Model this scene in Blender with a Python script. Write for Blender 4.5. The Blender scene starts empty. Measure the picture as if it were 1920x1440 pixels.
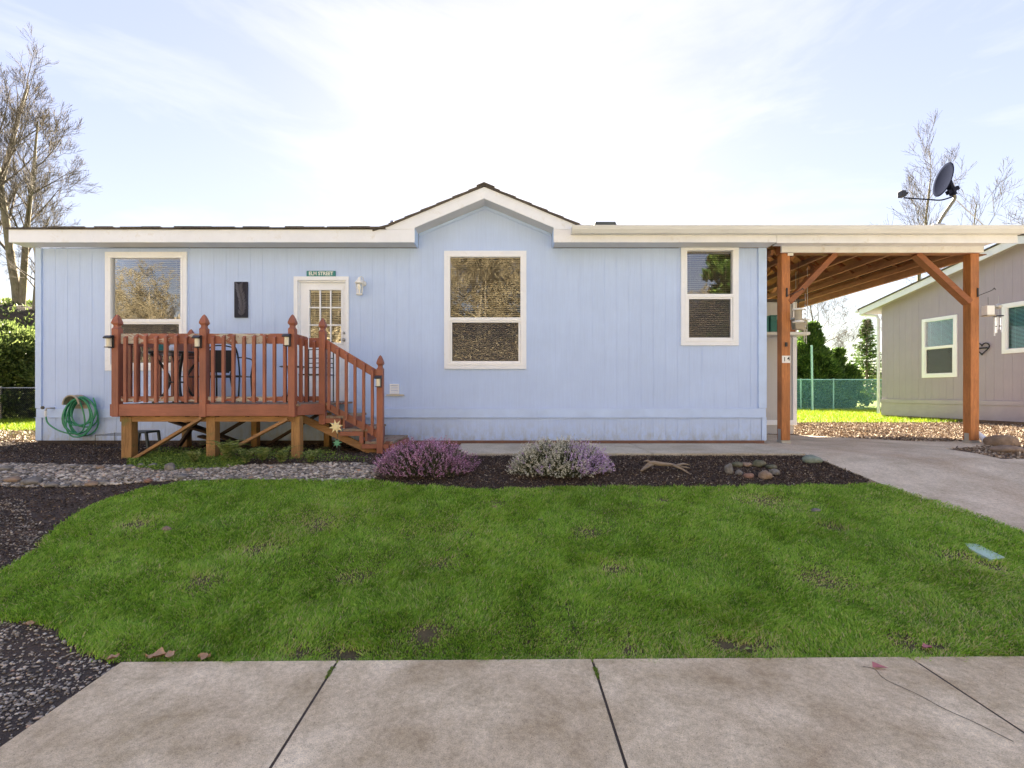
import bpy, bmesh, math, random
import numpy as np
from mathutils import Vector, Matrix, noise
random.seed(7); rng = np.random.default_rng(11)
S = bpy.context.scene; COL = S.collection; PI = math.pi
F = 900.0; CX = 950.0; CY = 735.0; CAMZ = 0.86      # photograph geometry at 1920x1440
# ------------------------------------------------------------------ ground profile (only depends on distance from street)
KN = [(-120,-.80),(1.1,-.80),(1.3,-.69),(2.74,-.665),(2.95,-.61),(5.7,-.13),(6.25,-.05),(6.7,-.015),(9,0),(400,0)]
def zg(y):
    for (a,za),(b,zb) in zip(KN,KN[1:]):
        if y<=b: return za+(zb-za)*max(0,(y-a))/(b-a)
    return 0
def zgn(y): return np.interp(y,[k[0] for k in KN],[k[1] for k in KN])
def gp(px,py):                                       # where a sight line meets the ground
    lo,hi=0.5,60
    for _ in range(50):
        m=(lo+hi)/2
        if CAMZ-(py-CY)*m/F < zg(m): hi=m
        else: lo=m
    return ((px-CX)*lo/F, lo)
# ------------------------------------------------------------------ object helpers
ORI = {}
def tag(o,label=None,cat=None,group=None,kind=None):
    if label: o['label']=label
    if cat: o['category']=cat
    if group: o['group']=group
    if kind: o['kind']=kind
    return o
def thing(name,label,cat,loc=(0,0,0),group=None,rz=0):
    o=bpy.data.objects.new(name,None); COL.objects.link(o); o.location=loc; o.rotation_euler=(0,0,rz)
    o.empty_display_size=.1; ORI[o.name]=Vector(loc)
    return tag(o,label,cat,group)
def origin(p):
    return ORI.get(p.name,Vector((0,0,0))) if p is not None else Vector((0,0,0))
class MB:
    def __init__(s): s.v=[]; s.f=[]
    def add(s,vs,fs):
        n=len(s.v); s.v+= [tuple(v) for v in vs]; s.f+=[tuple(i+n for i in f) for f in fs]; return s
    def box(s,x0,x1,y0,y1,z0,z1):
        return s.add([(x0,y0,z0),(x1,y0,z0),(x1,y1,z0),(x0,y1,z0),(x0,y0,z1),(x1,y0,z1),(x1,y1,z1),(x0,y1,z1)],
            [(0,3,2,1),(4,5,6,7),(0,1,5,4),(1,2,6,5),(2,3,7,6),(3,0,4,7)])
    def prism(s,poly,a,b,axis='y'):                  # poly in the two other axes, extruded a..b
        n=len(poly)
        def P(u,w,t): return (u,t,w) if axis=='y' else ((t,u,w) if axis=='x' else (u,w,t))
        vs=[P(u,w,a) for u,w in poly]+[P(u,w,b) for u,w in poly]
        return s.add(vs,[tuple(range(n)),tuple(range(2*n-1,n-1,-1))]+[((i+1)%n,i,i+n,(i+1)%n+n) for i in range(n)])
    def beam(s,p,q,w,h,up=(0,0,1)):                  # rectangular bar from p to q
        p=Vector(p);q=Vector(q);d=(q-p).normalized(); u=Vector(up)
        a=d.cross(u)
        if a.length<1e-4: a=d.cross(Vector((0,1,0)))
        a.normalize(); b=a.cross(d).normalized(); a*=w/2; b*=h/2
        vs=[p-a-b,p+a-b,p+a+b,p-a+b,q-a-b,q+a-b,q+a+b,q-a+b]
        return s.add(vs,[(0,1,2,3),(7,6,5,4),(1,0,4,5),(2,1,5,6),(3,2,6,7),(0,3,7,4)])
    def tube(s,pts,r,n=8,closed=False,cap=True):
        pts=[Vector(p) for p in pts]; m=len(pts)
        rr=r if isinstance(r,(list,tuple)) else [r]*m
        vs=[];pa=None
        for i,p in enumerate(pts):
            if closed: d=(pts[(i+1)%m]-pts[i-1])
            else: d=(pts[min(i+1,m-1)]-pts[max(i-1,0)])
            d.normalize()
            if pa is None:
                a=d.cross(Vector((0,0,1)));
                if a.length<.1: a=d.cross(Vector((1,0,0)))
            else: a=pa-d*pa.dot(d)
            a.normalize(); pa=a; b=d.cross(a)
            for k in range(n):
                t=2*PI*k/n; vs.append(p+(a*math.cos(t)+b*math.sin(t))*rr[i])
        fs=[]
        for i in range(m if closed else m-1):
            for k in range(n):
                j=(i+1)%m; fs.append((i*n+k,i*n+(k+1)%n,j*n+(k+1)%n,j*n+k))
        if cap and not closed and n>2: fs+=[tuple(range(n-1,-1,-1)),tuple((m-1)*n+k for k in range(n))]
        return s.add(vs,fs)
    def lathe(s,c,prof,n=16,sq=False):               # prof: (r,z) from bottom up about vertical axis
        vs=[];fs=[];m=len(prof)
        for r,z in prof:
            for k in range(n):
                t=2*PI*(k+.5)/n; vs.append((c[0]+r*math.cos(t),c[1]+r*math.sin(t),c[2]+z))
        for i in range(m-1):
            for k in range(n): fs.append((i*n+k,i*n+(k+1)%n,(i+1)*n+(k+1)%n,(i+1)*n+k))
        fs+=[tuple(range(n-1,-1,-1)),tuple((m-1)*n+k for k in range(n))]
        return s.add(vs,fs)
    def build(s,name,mat,parent=None,bevel=0,smooth=False,org=None,label=None):
        o0=org if org is not None else origin(parent)
        me=bpy.data.meshes.new(name); me.from_pydata([(a-o0[0],b-o0[1],c-o0[2]) for a,b,c in s.v],[],s.f); me.update()
        me.materials.append(mat)
        if smooth: me.shade_smooth()
        o=bpy.data.objects.new(name,me); COL.objects.link(o)
        if parent is not None: o.parent=parent; ORI[o.name]=Vector(o0)
        elif org is not None: o.location=org; ORI[o.name]=Vector(org)
        if bevel:
            b=o.modifiers.new('Bevel','BEVEL'); b.width=bevel; b.segments=2; b.limit_method='ANGLE'; b.harden_normals=False
        if label: o['label']=label
        return o
def copy_tree(o,parent=None):
    c=o.copy(); COL.objects.link(c)
    if parent is not None: c.parent=parent
    for ch in list(o.children): copy_tree(ch,c)
    return c
def np_mesh(name,V,loops,counts,mat,parent=None,attr=None,smooth=False,org=(0,0,0)):
    me=bpy.data.meshes.new(name); V=np.asarray(V,dtype=np.float32)-np.array(org,dtype=np.float32)
    me.vertices.add(len(V)); me.vertices.foreach_set('co',V.ravel())
    loops=np.asarray(loops,dtype=np.int32); counts=np.asarray(counts,dtype=np.int32)
    me.loops.add(len(loops)); me.loops.foreach_set('vertex_index',loops)
    me.polygons.add(len(counts)); st=np.zeros(len(counts),dtype=np.int32); st[1:]=np.cumsum(counts)[:-1]
    me.polygons.foreach_set('loop_start',st); me.polygons.foreach_set('loop_total',counts)
    me.update(calc_edges=True); me.validate()
    if attr is not None:
        a=me.attributes.new('rnd','FLOAT','POINT'); a.data.foreach_set('value',np.asarray(attr,dtype=np.float32))
    me.materials.append(mat)
    if smooth: me.shade_smooth()
    o=bpy.data.objects.new(name,me); COL.objects.link(o)
    if parent is not None: o.parent=parent
    else: o.location=org
    return o
def unit(a): return a/np.maximum(np.linalg.norm(a,axis=1,keepdims=True),1e-6)
def leaves(name,C,D,L,W,mat,parent=None,org=(0,0,0),rnd=None):   # folded diamond leaves
    C=np.asarray(C,float); D=unit(np.asarray(D,float)); n=len(C)
    L=np.broadcast_to(L,(n,))[:,None]; W=np.broadcast_to(W,(n,))[:,None]
    R=unit(np.cross(D,unit(rng.normal(size=(n,3))))); N=np.cross(D,R)
    V=np.stack([C,C+D*L*.5+R*W*.5+N*W*.15,C+D*L,C+D*L*.5-R*W*.5+N*W*.15],axis=1).reshape(-1,3)
    i=np.arange(n)[:,None]*4; lp=np.concatenate([i,i+1,i+2,i,i+2,i+3],axis=1).ravel()
    r=rng.random(n) if rnd is None else rnd
    return np_mesh(name,V,lp,np.full(2*n,3),mat,parent,np.repeat(r,4),org=org)
def inpoly(X,Y,poly):
    c=np.zeros(len(X),bool); n=len(poly)
    for i in range(n):
        x0,y0=poly[i]; x1,y1=poly[i-1]
        if y0==y1: continue
        k=((y0>Y)!=(y1>Y))&(X<(x1-x0)*(Y-y0)/(y1-y0)+x0); c^=k
    return c
def smoothpoly(P,it=2):
    for _ in range(it):
        Q=[]
        for i in range(len(P)):
            a=P[i];b=P[(i+1)%len(P)]
            Q+=[(a[0]*.75+b[0]*.25,a[1]*.75+b[1]*.25),(a[0]*.25+b[0]*.75,a[1]*.25+b[1]*.75)]
        P=Q
    return P
def sheet(name,poly,dz,mat,thick=0,kind='structure',zf=None,parent=None,jit=0):
    bm=bmesh.new()
    f=bm.faces.new([bm.verts.new((x,y,0)) for x,y in poly]); 
    ys=[k[0] for k in KN]+list(np.arange(-12,30,1.0)); lo=min(p[1] for p in poly);hi=max(p[1] for p in poly)
    for y in ys:
        if lo<y<hi: bmesh.ops.bisect_plane(bm,geom=bm.verts[:]+bm.edges[:]+bm.faces[:],plane_co=(0,y,0),plane_no=(0,1,0))
    z=zf or zg
    if thick:
        r=bmesh.ops.extrude_face_region(bm,geom=bm.faces[:])
        top={v for v in r['geom'] if isinstance(v,bmesh.types.BMVert)}
        for v in bm.verts: v.co.z=z(v.co.y)+dz-(0 if v in top else thick)
    else:
        for v in bm.verts: v.co.z=z(v.co.y)+dz
    bmesh.ops.recalc_face_normals(bm,faces=bm.faces[:])
    if not thick:
        for f in bm.faces:
            if f.normal.z<0: f.normal_flip()
    me=bpy.data.meshes.new(name); bm.to_mesh(me); bm.free(); me.materials.append(mat)
    o=bpy.data.objects.new(name,me); COL.objects.link(o)
    if parent: o.parent=parent
    if kind: o['kind']=kind
    return o
# ------------------------------------------------------------------ materials
def newmat(name):
    m=bpy.data.materials.new(name); m.use_nodes=True; nt=m.node_tree
    return m,nt,nt.nodes['Principled BSDF']
def N(nt,t,**k):
    n=nt.nodes.new(t)
    for a,b in k.items():
        if a in n.inputs: n.inputs[a].default_value=b
        else: setattr(n,a,b)
    return n
def ramp(nt,fac,stops):
    r=nt.nodes.new('ShaderNodeValToRGB'); e=r.color_ramp.elements
    while len(e)<len(stops): e.new(.5)
    for i,(p,c) in enumerate(stops): e[i].position=p; e[i].color=(*c,1)
    nt.links.new(fac,r.inputs[0]); return r.outputs[0]
def mixc(nt,fac,a,b,mode='MIX'):
    m=nt.nodes.new('ShaderNodeMix'); m.data_type='RGBA'; m.blend_type=mode
    for s,v in ((0,fac),(6,a),(7,b)):
        if hasattr(v,'is_linked') or hasattr(v,'links'): nt.links.new(v,m.inputs[s])
        elif s==0: m.inputs[0].default_value=v
        else: m.inputs[s].default_value=(*v,1)
    return m.outputs[2]
def coords(nt,scale=(1,1,1),src='Object'):
    t=nt.nodes.new('ShaderNodeTexCoord'); mp=nt.nodes.new('ShaderNodeMapping'); mp.inputs['Scale'].default_value=scale
    nt.links.new(t.outputs[src],mp.inputs[0]); return mp.outputs[0]
def noisef(nt,vec,scale,detail=5,rough=.55,dist=0):
    n=N(nt,'ShaderNodeTexNoise',Scale=scale,Detail=detail,Roughness=rough,Distortion=dist); nt.links.new(vec,n.inputs['Vector']); return n.outputs['Fac']
def bumpn(nt,b,h,strength=.3,dist=.01,prev=None):
    n=N(nt,'ShaderNodeBump',Strength=strength,Distance=dist); nt.links.new(h,n.inputs['Height'])
    if prev is not None: nt.links.new(prev,n.inputs['Normal'])
    nt.links.new(n.outputs[0],b.inputs['Normal']); return n.outputs[0]
def paint(name,c,rough=.5,var=.08,scale=(1,1,1),bump=.1,dirt=None,fine=120,dirtscale=3,spec=.5,metal=0):
    m,nt,b=newmat(name); v=coords(nt,scale)
    d=tuple(x*(1-var*2) for x in c); l=tuple(min(1,x*(1+var)) for x in c)
    col=ramp(nt,noisef(nt,v,2.5,6,.65),[(.3,d),(.7,l)])
    if dirt:
        col=mixc(nt,ramp(nt,noisef(nt,v,dirtscale,8,.75,.4),[(.56,(0,0,0)),(.74,(.8,.8,.8))]),col,dirt)
    nt.links.new(col,b.inputs['Base Color']); b.inputs['Roughness'].default_value=rough
    b.inputs['Specular IOR Level'].default_value=spec; b.inputs['Metallic'].default_value=metal
    if bump: bumpn(nt,b,noisef(nt,v,fine,3),bump,.003)
    return m
def wood(name,a,bc,axis='z',rough=.65,peel=None,peelth=.6,moss=None,bump=.4):
    m,nt,b=newmat(name); s={'z':(14,14,1),'x':(1,14,14),'y':(14,1,14)}[axis]
    v=coords(nt,s); v1=coords(nt)
    g=noisef(nt,v,3,8,.7,1.5)
    col=ramp(nt,g,[(.3,a),(.7,bc)])
    blot=ramp(nt,noisef(nt,v1,2.2,4),[(.3,(.72,.72,.72)),(.7,(1.15,1.1,1.05))])
    col=mixc(nt,1.0,col,blot,'MULTIPLY')
    if peel:
        pv=coords(nt,tuple(.55 if q==1 else 1.2 for q in s))
        pm=ramp(nt,noisef(nt,pv,9,6,.6,.8),[(peelth,(0,0,0)),(peelth+.02,(1,1,1))])
        pc=ramp(nt,noisef(nt,v,5,5),[(.3,tuple(x*.6 for x in peel)),(.7,peel)])
        col=mixc(nt,pm,col,pc)
    if moss:
        mm=ramp(nt,noisef(nt,v1,6,8,.7),[(.52,(0,0,0)),(.68,(.8,.8,.8))]); col=mixc(nt,mm,col,moss)
    nt.links.new(col,b.inputs['Base Color']); b.inputs['Roughness'].default_value=rough
    bumpn(nt,b,g,bump,.004); return m
def attrmat(name,stops,rough=.6,patch=None,pscale=.7,pth=(.45,.65),sss=0,trans=0):
    m,nt,b=newmat(name); a=N(nt,'ShaderNodeAttribute',attribute_name='rnd')
    col=ramp(nt,a.outputs['Fac'],stops)
    if patch:
        v=coords(nt); f=ramp(nt,noisef(nt,v,pscale,5,.6),[(pth[0],(0,0,0)),(pth[1],(1,1,1))]); col=mixc(nt,f,col,patch,'MULTIPLY')
    nt.links.new(col,b.inputs['Base Color']); b.inputs['Roughness'].default_value=rough
    b.inputs['Specular IOR Level'].default_value=.3
    if trans:
        t=N(nt,'ShaderNodeBsdfTranslucent'); nt.links.new(col,t.inputs[0]); mx=N(nt,'ShaderNodeMixShader'); mx.inputs[0].default_value=trans
        nt.links.new(b.outputs[0],mx.inputs[1]); nt.links.new(t.outputs[0],mx.inputs[2]); nt.links.new(mx.outputs[0],nt.nodes['Material Output'].inputs[0])
    return m
def concrete(name,a,bc,stain,rough=.85,sc=1):
    m,nt,b=newmat(name); v=coords(nt)
    col=ramp(nt,noisef(nt,v,2.3*sc,9,.68,.3),[(.33,a),(.66,bc)])
    col=mixc(nt,ramp(nt,noisef(nt,v,1.1*sc,6,.6,.8),[(.44,(0,0,0)),(.74,(.65,.65,.65))]),col,stain)
    sp=ramp(nt,noisef(nt,v,260,2,.5),[(.35,(.72,.7,.68)),(.5,(1,1,1)),(.68,(1.18,1.17,1.15))]); col=mixc(nt,.9,col,sp,'MULTIPLY')
    sp2=ramp(nt,noisef(nt,v,34,5,.7),[(.3,(.74,.71,.68)),(.6,(1.08,1.07,1.05))]); col=mixc(nt,.9,col,sp2,'MULTIPLY')
    col=mixc(nt,ramp(nt,noisef(nt,v,9,6,.8),[(.64,(0,0,0)),(.70,(.5,.5,.5))]),col,tuple(x*.55 for x in stain))
    vo=N(nt,'ShaderNodeTexVoronoi',Scale=24,feature='F1'); nt.links.new(v,vo.inputs['Vector']); col=mixc(nt,ramp(nt,vo.outputs['Distance'],[(.05,(.7,.7,.7)),(.085,(0,0,0))]),col,tuple(x*.35 for x in stain))
    nt.links.new(col,b.inputs['Base Color']); b.inputs['Roughness'].default_value=rough
    h=bumpn(nt,b,noisef(nt,v,150,4,.6),.35,.004); bumpn(nt,b,noisef(nt,v,25,6,.7),.35,.008,h); return m
def soil(name,a,bc,sc=60,bump=.9,light=None,lth=.66):
    m,nt,b=newmat(name); v=coords(nt)
    col=ramp(nt,noisef(nt,v,sc,8,.75),[(.3,a),(.7,bc)])
    if light: col=mixc(nt,ramp(nt,noisef(nt,v,sc*1.5,4,.6),[(lth,(0,0,0)),(lth+.05,(1,1,1))]),col,light)
    col=mixc(nt,1.0,col,ramp(nt,noisef(nt,v,1.5,4),[(.3,(.7,.7,.7)),(.7,(1.2,1.15,1.1))]),'MULTIPLY')
    nt.links.new(col,b.inputs['Base Color']); b.inputs['Roughness'].default_value=.95
    bumpn(nt,b,noisef(nt,v,sc,8,.7),bump,.03); return m
def siding(name,c,stain=None):
    m,nt,b=newmat(name); v=coords(nt,(30,30,1.2)); v1=coords(nt)
    col=ramp(nt,noisef(nt,v1,1.3,6,.6),[(.3,tuple(x*.94 for x in c)),(.7,tuple(x*1.03 for x in c))])
    col=mixc(nt,.8,col,ramp(nt,noisef(nt,v,1.5,6,.7),[(.3,(.93,.93,.94)),(.7,(1.04,1.04,1.03))]),'MULTIPLY')
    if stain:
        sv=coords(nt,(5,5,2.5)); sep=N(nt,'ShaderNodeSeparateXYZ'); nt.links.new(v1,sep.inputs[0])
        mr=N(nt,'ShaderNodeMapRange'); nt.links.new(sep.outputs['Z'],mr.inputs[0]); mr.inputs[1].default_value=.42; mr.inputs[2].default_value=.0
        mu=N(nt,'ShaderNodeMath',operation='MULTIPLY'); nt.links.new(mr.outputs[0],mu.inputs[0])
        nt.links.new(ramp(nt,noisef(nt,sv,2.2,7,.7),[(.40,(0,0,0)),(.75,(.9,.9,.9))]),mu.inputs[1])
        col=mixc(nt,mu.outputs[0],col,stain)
    nt.links.new(col,b.inputs['Base Color']); b.inputs['Roughness'].default_value=.55; b.inputs['Specular IOR Level'].default_value=.35
    h=bumpn(nt,b,noisef(nt,v,6,5,.7),.22,.004); return m
def glassmat(name,boost=.1,tint=(1,1,1),mul=1):
    m,nt,b=newmat(name); nt.nodes.remove(b)
    g=N(nt,'ShaderNodeBsdfGlossy'); g.inputs['Roughness'].default_value=.012; g.inputs[0].default_value=(.95,.97,1,1)
    t=N(nt,'ShaderNodeBsdfTransparent'); t.inputs[0].default_value=(*tint,1)
    fr=N(nt,'ShaderNodeFresnel',IOR=1.52); ad=N(nt,'ShaderNodeMath',operation='ADD'); ad.inputs[1].default_value=boost; ml=N(nt,'ShaderNodeMath',operation='MULTIPLY'); ml.inputs[1].default_value=mul; nt.links.new(fr.outputs[0],ml.inputs[0]); nt.links.new(ml.outputs[0],ad.inputs[0])
    mx=N(nt,'ShaderNodeMixShader'); nt.links.new(ad.outputs[0],mx.inputs[0]); nt.links.new(t.outputs[0],mx.inputs[1]); nt.links.new(g.outputs[0],mx.inputs[2])
    v=coords(nt); bp=N(nt,'ShaderNodeBump',Strength=.05,Distance=.01); nt.links.new(noisef(nt,v,2.5,2),bp.inputs['Height']); nt.links.new(bp.outputs[0],g.inputs['Normal'])
    nt.links.new(mx.outputs[0],nt.nodes['Material Output'].inputs[0]); return m
def screenmat(name,c,fac):
    m,nt,b=newmat(name); b.inputs['Base Color'].default_value=(*c,1); b.inputs['Roughness'].default_value=.8
    t=N(nt,'ShaderNodeBsdfTransparent'); mx=N(nt,'ShaderNodeMixShader'); mx.inputs[0].default_value=fac
    nt.links.new(t.outputs[0],mx.inputs[1]); nt.links.new(b.outputs[0],mx.inputs[2]); nt.links.new(mx.outputs[0],nt.nodes['Material Output'].inputs[0]); return m
M={}
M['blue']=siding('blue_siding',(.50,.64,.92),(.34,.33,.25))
M['bluetrim']=paint('blue_trim',(.51,.66,.93),.5,.05,bump=.12)
M['mauve']=siding('mauve_siding',(.36,.32,.385))
M['mauvetrim']=paint('mauve_trim',(.38,.34,.40),.55,.05)
M['trim']=paint('white_trim',(.82,.86,.93),.45,.03,dirt=(.66,.65,.62),dirtscale=5,bump=.08)
M['cream']=paint('cream_board',(.80,.81,.83),.5,.05,dirt=(.60,.55,.46),dirtscale=6,bump=.1)
M['vinyl']=paint('white_vinyl',(.84,.87,.92),.3,.02,bump=0)
M['gutter']=paint('gutter_metal',(.68,.69,.68),.4,.06,(.4,4,4),dirt=(.45,.43,.38),dirtscale=3,bump=.03)
M['shingle']=soil('shingles',(.05,.045,.04),(.14,.12,.10),40,.6)
M['redwood']=wood('redbrown_stain',(.26,.085,.05),(.38,.13,.08),'z',.5,bump=.25,peel=(.5,.36,.26),peelth=.70)
M['redwoodx']=wood('redbrown_stain_rail',(.26,.085,.05),(.38,.13,.08),'x',.5,bump=.25,peel=(.5,.36,.26),peelth=.70)
M['peelrail']=wood('peeling_rail',(.26,.085,.05),(.38,.13,.08),'x',.6,peel=(.55,.5,.42),peelth=.5)
M['step']=wood('worn_step',(.22,.15,.10),(.42,.34,.26),'y',.8,peel=(.24,.09,.06),peelth=.55)
M['rough']=wood('rough_support',(.22,.11,.04),(.50,.28,.11),'z',.8,moss=(.13,.15,.05),bump=.8)
M['roughx']=wood('rough_brace',(.24,.12,.05),(.48,.27,.12),'x',.8,bump=.7)
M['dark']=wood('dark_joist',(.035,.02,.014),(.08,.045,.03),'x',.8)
M['cedar']=wood('cedar_post',(.30,.10,.03),(.60,.24,.075),'z',.55,bump=.35)
M['cedarx']=wood('cedar_beam',(.20,.065,.022),(.36,.13,.045),'x',.6)
M['cedary']=wood('truss_lumber',(.26,.115,.055),(.46,.22,.11),'y',.7)
M['sheath']=wood('roof_sheathing',(.20,.09,.045),(.34,.16,.08),'y',.8)
M['black']=paint('black_metal',(.018,.018,.022),.35,.1,bump=.05)
M['blackfab']=paint('black_sling',(.03,.03,.036),.8,.1,bump=.3,fine=400)
M['plastic']=paint('dark_plastic',(.05,.065,.075),.5,.1)
M['lens']=paint('cream_lens',(.72,.66,.52),.3,.04,bump=0)
M['galv']=paint('galvanised',(.5,.5,.5),.4,.08,metal=.7)
M['green']=paint('green_hose',(.03,.30,.15),.35,.15,bump=.03)
M['tan']=paint('tan_plastic',(.42,.37,.28),.6,.08,dirt=(.25,.2,.14))
M['teal']=paint('teal_sign',(.02,.22,.22),.5,.12,dirt=(.05,.3,.28),dirtscale=30)
M['white']=paint('white_paint',(.85,.85,.82),.5,.02,bump=0)
M['lettw']=paint('white_letters',(.82,.85,.8),.6,.04,bump=0)
M['ink']=paint('black_numeral',(.02,.02,.02),.5,.05,bump=0)
M['blind']=paint('blind_slats',(.36,.30,.22),.5,.05,bump=0)
M['blindw']=paint('door_blind_slats',(.62,.58,.47),.5,.05,bump=0)
M['blindt']=paint('aqua_blind',(.25,.66,.64),.5,.03,bump=0)
M['inside']=paint('dark_interior',(.05,.042,.036),.9,.1,bump=0)
M['glass']=glassmat('window_glass',.06)
M['glassn']=glassmat('neighbour_glass',0,mul=.45)
M['screen']=screenmat('bug_screen',(.10,.09,.088),.36)
M['walk']=concrete('sidewalk_concrete',(.46,.355,.215),(.84,.70,.50),(.37,.25,.135))
M['path']=concrete('path_concrete',(.45,.40,.30),(.62,.55,.44),(.34,.27,.19))
M['drive']=concrete('driveway_concrete',(.46,.385,.28),(.76,.66,.52),(.40,.27,.165),sc=.6)
M['paleroad']=soil('road_surface',(.33,.33,.34),(.43,.43,.44),120,.3)  # unseen road toned pale to bounce sunlight onto the shaded house front
M['mulch']=soil('mulch_soil',(.05,.037,.03),(.125,.092,.074),45,1,(.30,.23,.18),.68)
M['turfsoil']=soil('turf_soil',(.07,.055,.03),(.15,.12,.06),40,.8)
M['farground']=soil('rough_grass',(.045,.075,.012),(.10,.15,.03),25,.8)
M['litgrass']=soil('yard_grass',(.12,.20,.012),(.24,.33,.03),40,.9)
M['bark']=soil('bark_mulch',(.09,.06,.045),(.28,.20,.145),30,1,(.45,.37,.29),.68)
M['hill']=soil('brushy_hill',(.22,.18,.13),(.40,.34,.25),3,1)  # slope tone raised so its sunlit face bounces light toward the house
M['rock']=soil('grey_rock',(.10,.095,.085),(.27,.255,.235),14,.4)
M['rocktan']=soil('tan_rock',(.17,.12,.085),(.36,.27,.20),14,.4)
M['rockred']=soil('red_rock',(.18,.10,.075),(.33,.20,.15),14,.4)
M['rockgreen']=soil('green_rock',(.13,.17,.14),(.28,.34,.29),10,.4)
M['rockmoss']=soil('mossy_rock',(.05,.065,.03),(.20,.19,.14),12,.5)
M['driftwood']=wood('driftwood',(.16,.12,.085),(.42,.34,.25),'x',.8,bump=.9)
M['tree']=wood('tree_bark',(.10,.08,.06),(.30,.26,.20),'z',.9,moss=(.10,.10,.035))
M['twig']=paint('twig_bark',(.09,.07,.055),.9,.15,bump=0)
M['gold']=paint('dry_twig_bark',(.22,.18,.11),.9,.2,bump=0)
M['grass']=attrmat('grass_blades',[(0,(.12,.25,.03)),(.4,(.275,.52,.055)),(.8,(.47,.71,.12)),(.92,(.56,.56,.20)),(1,(.78,.64,.40))],.55,(.84,.86,.84),1.1,(.48,.68),trans=.4)
M['gravel']=attrmat('gravel_stones',[(0,(.09,.075,.06)),(.4,(.25,.215,.175)),(.75,(.42,.37,.31)),(.95,(.64,.58,.49)),(1,(.45,.26,.17))],.7)
M['chips']=attrmat('mulch_chips',[(0,(.035,.025,.021)),(.7,(.11,.077,.06)),(.92,(.24,.17,.12)),(1,(.55,.48,.38))],.85)
M['barkchips']=attrmat('bark_chips',[(0,(.13,.09,.065)),(.5,(.36,.27,.20)),(1,(.66,.57,.46))],.85)
M['ever']=attrmat('evergreen_leaf',[(0,(.025,.06,.012)),(.6,(.07,.14,.025)),(1,(.17,.27,.05))],.5,(.65,.65,.65),1.5,trans=.4)
M['hedge']=attrmat('hedge_leaf',[(0,(.055,.085,.025)),(.5,(.15,.205,.06)),(1,(.31,.37,.13))],.5,(.6,.65,.6),1.2,trans=.45)
M['fern']=attrmat('fern_leaf',[(0,(.10,.15,.04)),(.6,(.24,.32,.09)),(1,(.42,.42,.18))],.6,trans=.25)
M['cover']=attrmat('groundcover_leaf',[(0,(.06,.11,.02)),(.6,(.16,.27,.04)),(1,(.28,.38,.08))],.6)
M['fpurple']=attrmat('purple_heather',[(0,(.22,.08,.15)),(.4,(.44,.19,.36)),(.8,(.62,.34,.55)),(1,(.84,.66,.78))],.6,(.6,.6,.6),4)
M['flav']=attrmat('lavender_heather',[(0,(.32,.19,.40)),(.5,(.54,.36,.66)),(1,(.76,.62,.84))],.6)
M['fwhite']=attrmat('white_heather',[(0,(.22,.23,.15)),(.5,(.55,.54,.44)),(1,(.85,.82,.74))],.6)
M['fgreen']=attrmat('heather_foliage',[(0,(.03,.04,.02)),(.6,(.09,.11,.05)),(1,(.18,.16,.10))],.7)
M['leaf']=paint('dead_leaf',(.55,.33,.19),.8,.15)
M['pinkleaf']=paint('pink_leaf',(.45,.16,.17),.7,.1)
M['aqua']=paint('aqua_lid',(.36,.52,.44),.6,.15,dirt=(.15,.2,.12))
M['sunorn']=paint('cream_ornament',(.80,.68,.38),.5,.06)
M['leaforn']=paint('green_ornament',(.10,.32,.18),.5,.1)
M['fence']=paint('green_fence_metal',(.20,.40,.32),.5,.06)
M['fencemesh']=paint('green_mesh',(.13,.36,.30),.6,.08,bump=0)
M['slate']=paint('dark_carving',(.035,.035,.05),.75,.2,bump=.6,fine=60,spec=.25)
M['dish']=paint('dish_grey',(.022,.026,.045),1.0,.05,bump=0,spec=0)
M['mast']=paint('mast_metal',(.20,.19,.14),.5,.1)
M['soffit']=paint('soffit_paint',(.62,.63,.64),.6,.05)
M['shed']=siding('shed_wall',(.52,.52,.53))
M['bluegrey']=paint('downspout',(.70,.74,.80),.4,.04,bump=0)
M['binteal']=paint('bin_teal',(.02,.16,.12),.5,.1)
# ------------------------------------------------------------------ world, sun, camera
w=bpy.data.worlds.new('World'); S.world=w; w.use_nodes=True
sk=w.node_tree.nodes.new('ShaderNodeTexSky'); sk.sky_type='NISHITA'; sk.sun_disc=False
SUN_EL=27.0; SUN_AZ=1.0
sk.sun_elevation=math.radians(SUN_EL); sk.sun_rotation=math.radians(SUN_AZ); sk.air_density=1.0; sk.dust_density=0.15; sk.ozone_density=1.0
gm=w.node_tree.nodes.new('ShaderNodeGamma'); gm.inputs[1].default_value=.3; w.node_tree.links.new(sk.outputs[0],gm.inputs[0]); hs_=w.node_tree.nodes.new('ShaderNodeHueSaturation'); hs_.inputs['Saturation'].default_value=2.1; hs_.inputs['Hue'].default_value=.538; w.node_tree.links.new(gm.outputs[0],hs_.inputs['Color']); wn=w.node_tree; cvec=coords(wn,(1,.6,3.2),'Generated'); cfac=ramp(wn,noisef(wn,cvec,2.2,8,.6,.6),[(.45,(0,0,0)),(.8,(.42,.42,.42))]); wn.links.new(mixc(wn,cfac,hs_.outputs[0],(1.75,1.78,1.85)),wn.nodes['Background'].inputs[0]); w.node_tree.nodes['Background'].inputs[1].default_value=.094
ld=bpy.data.lights.new('sun','SUN'); ld.energy=5.0; ld.angle=math.radians(.5); ld.color=(1,.93,.82)
lo=bpy.data.objects.new('sun',ld); COL.objects.link(lo); lo.rotation_euler=(-math.radians(90-SUN_EL),0,-math.radians(SUN_AZ))
cd=bpy.data.cameras.new('camera'); cam=bpy.data.objects.new('camera',cd); COL.objects.link(cam); S.camera=cam
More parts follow.
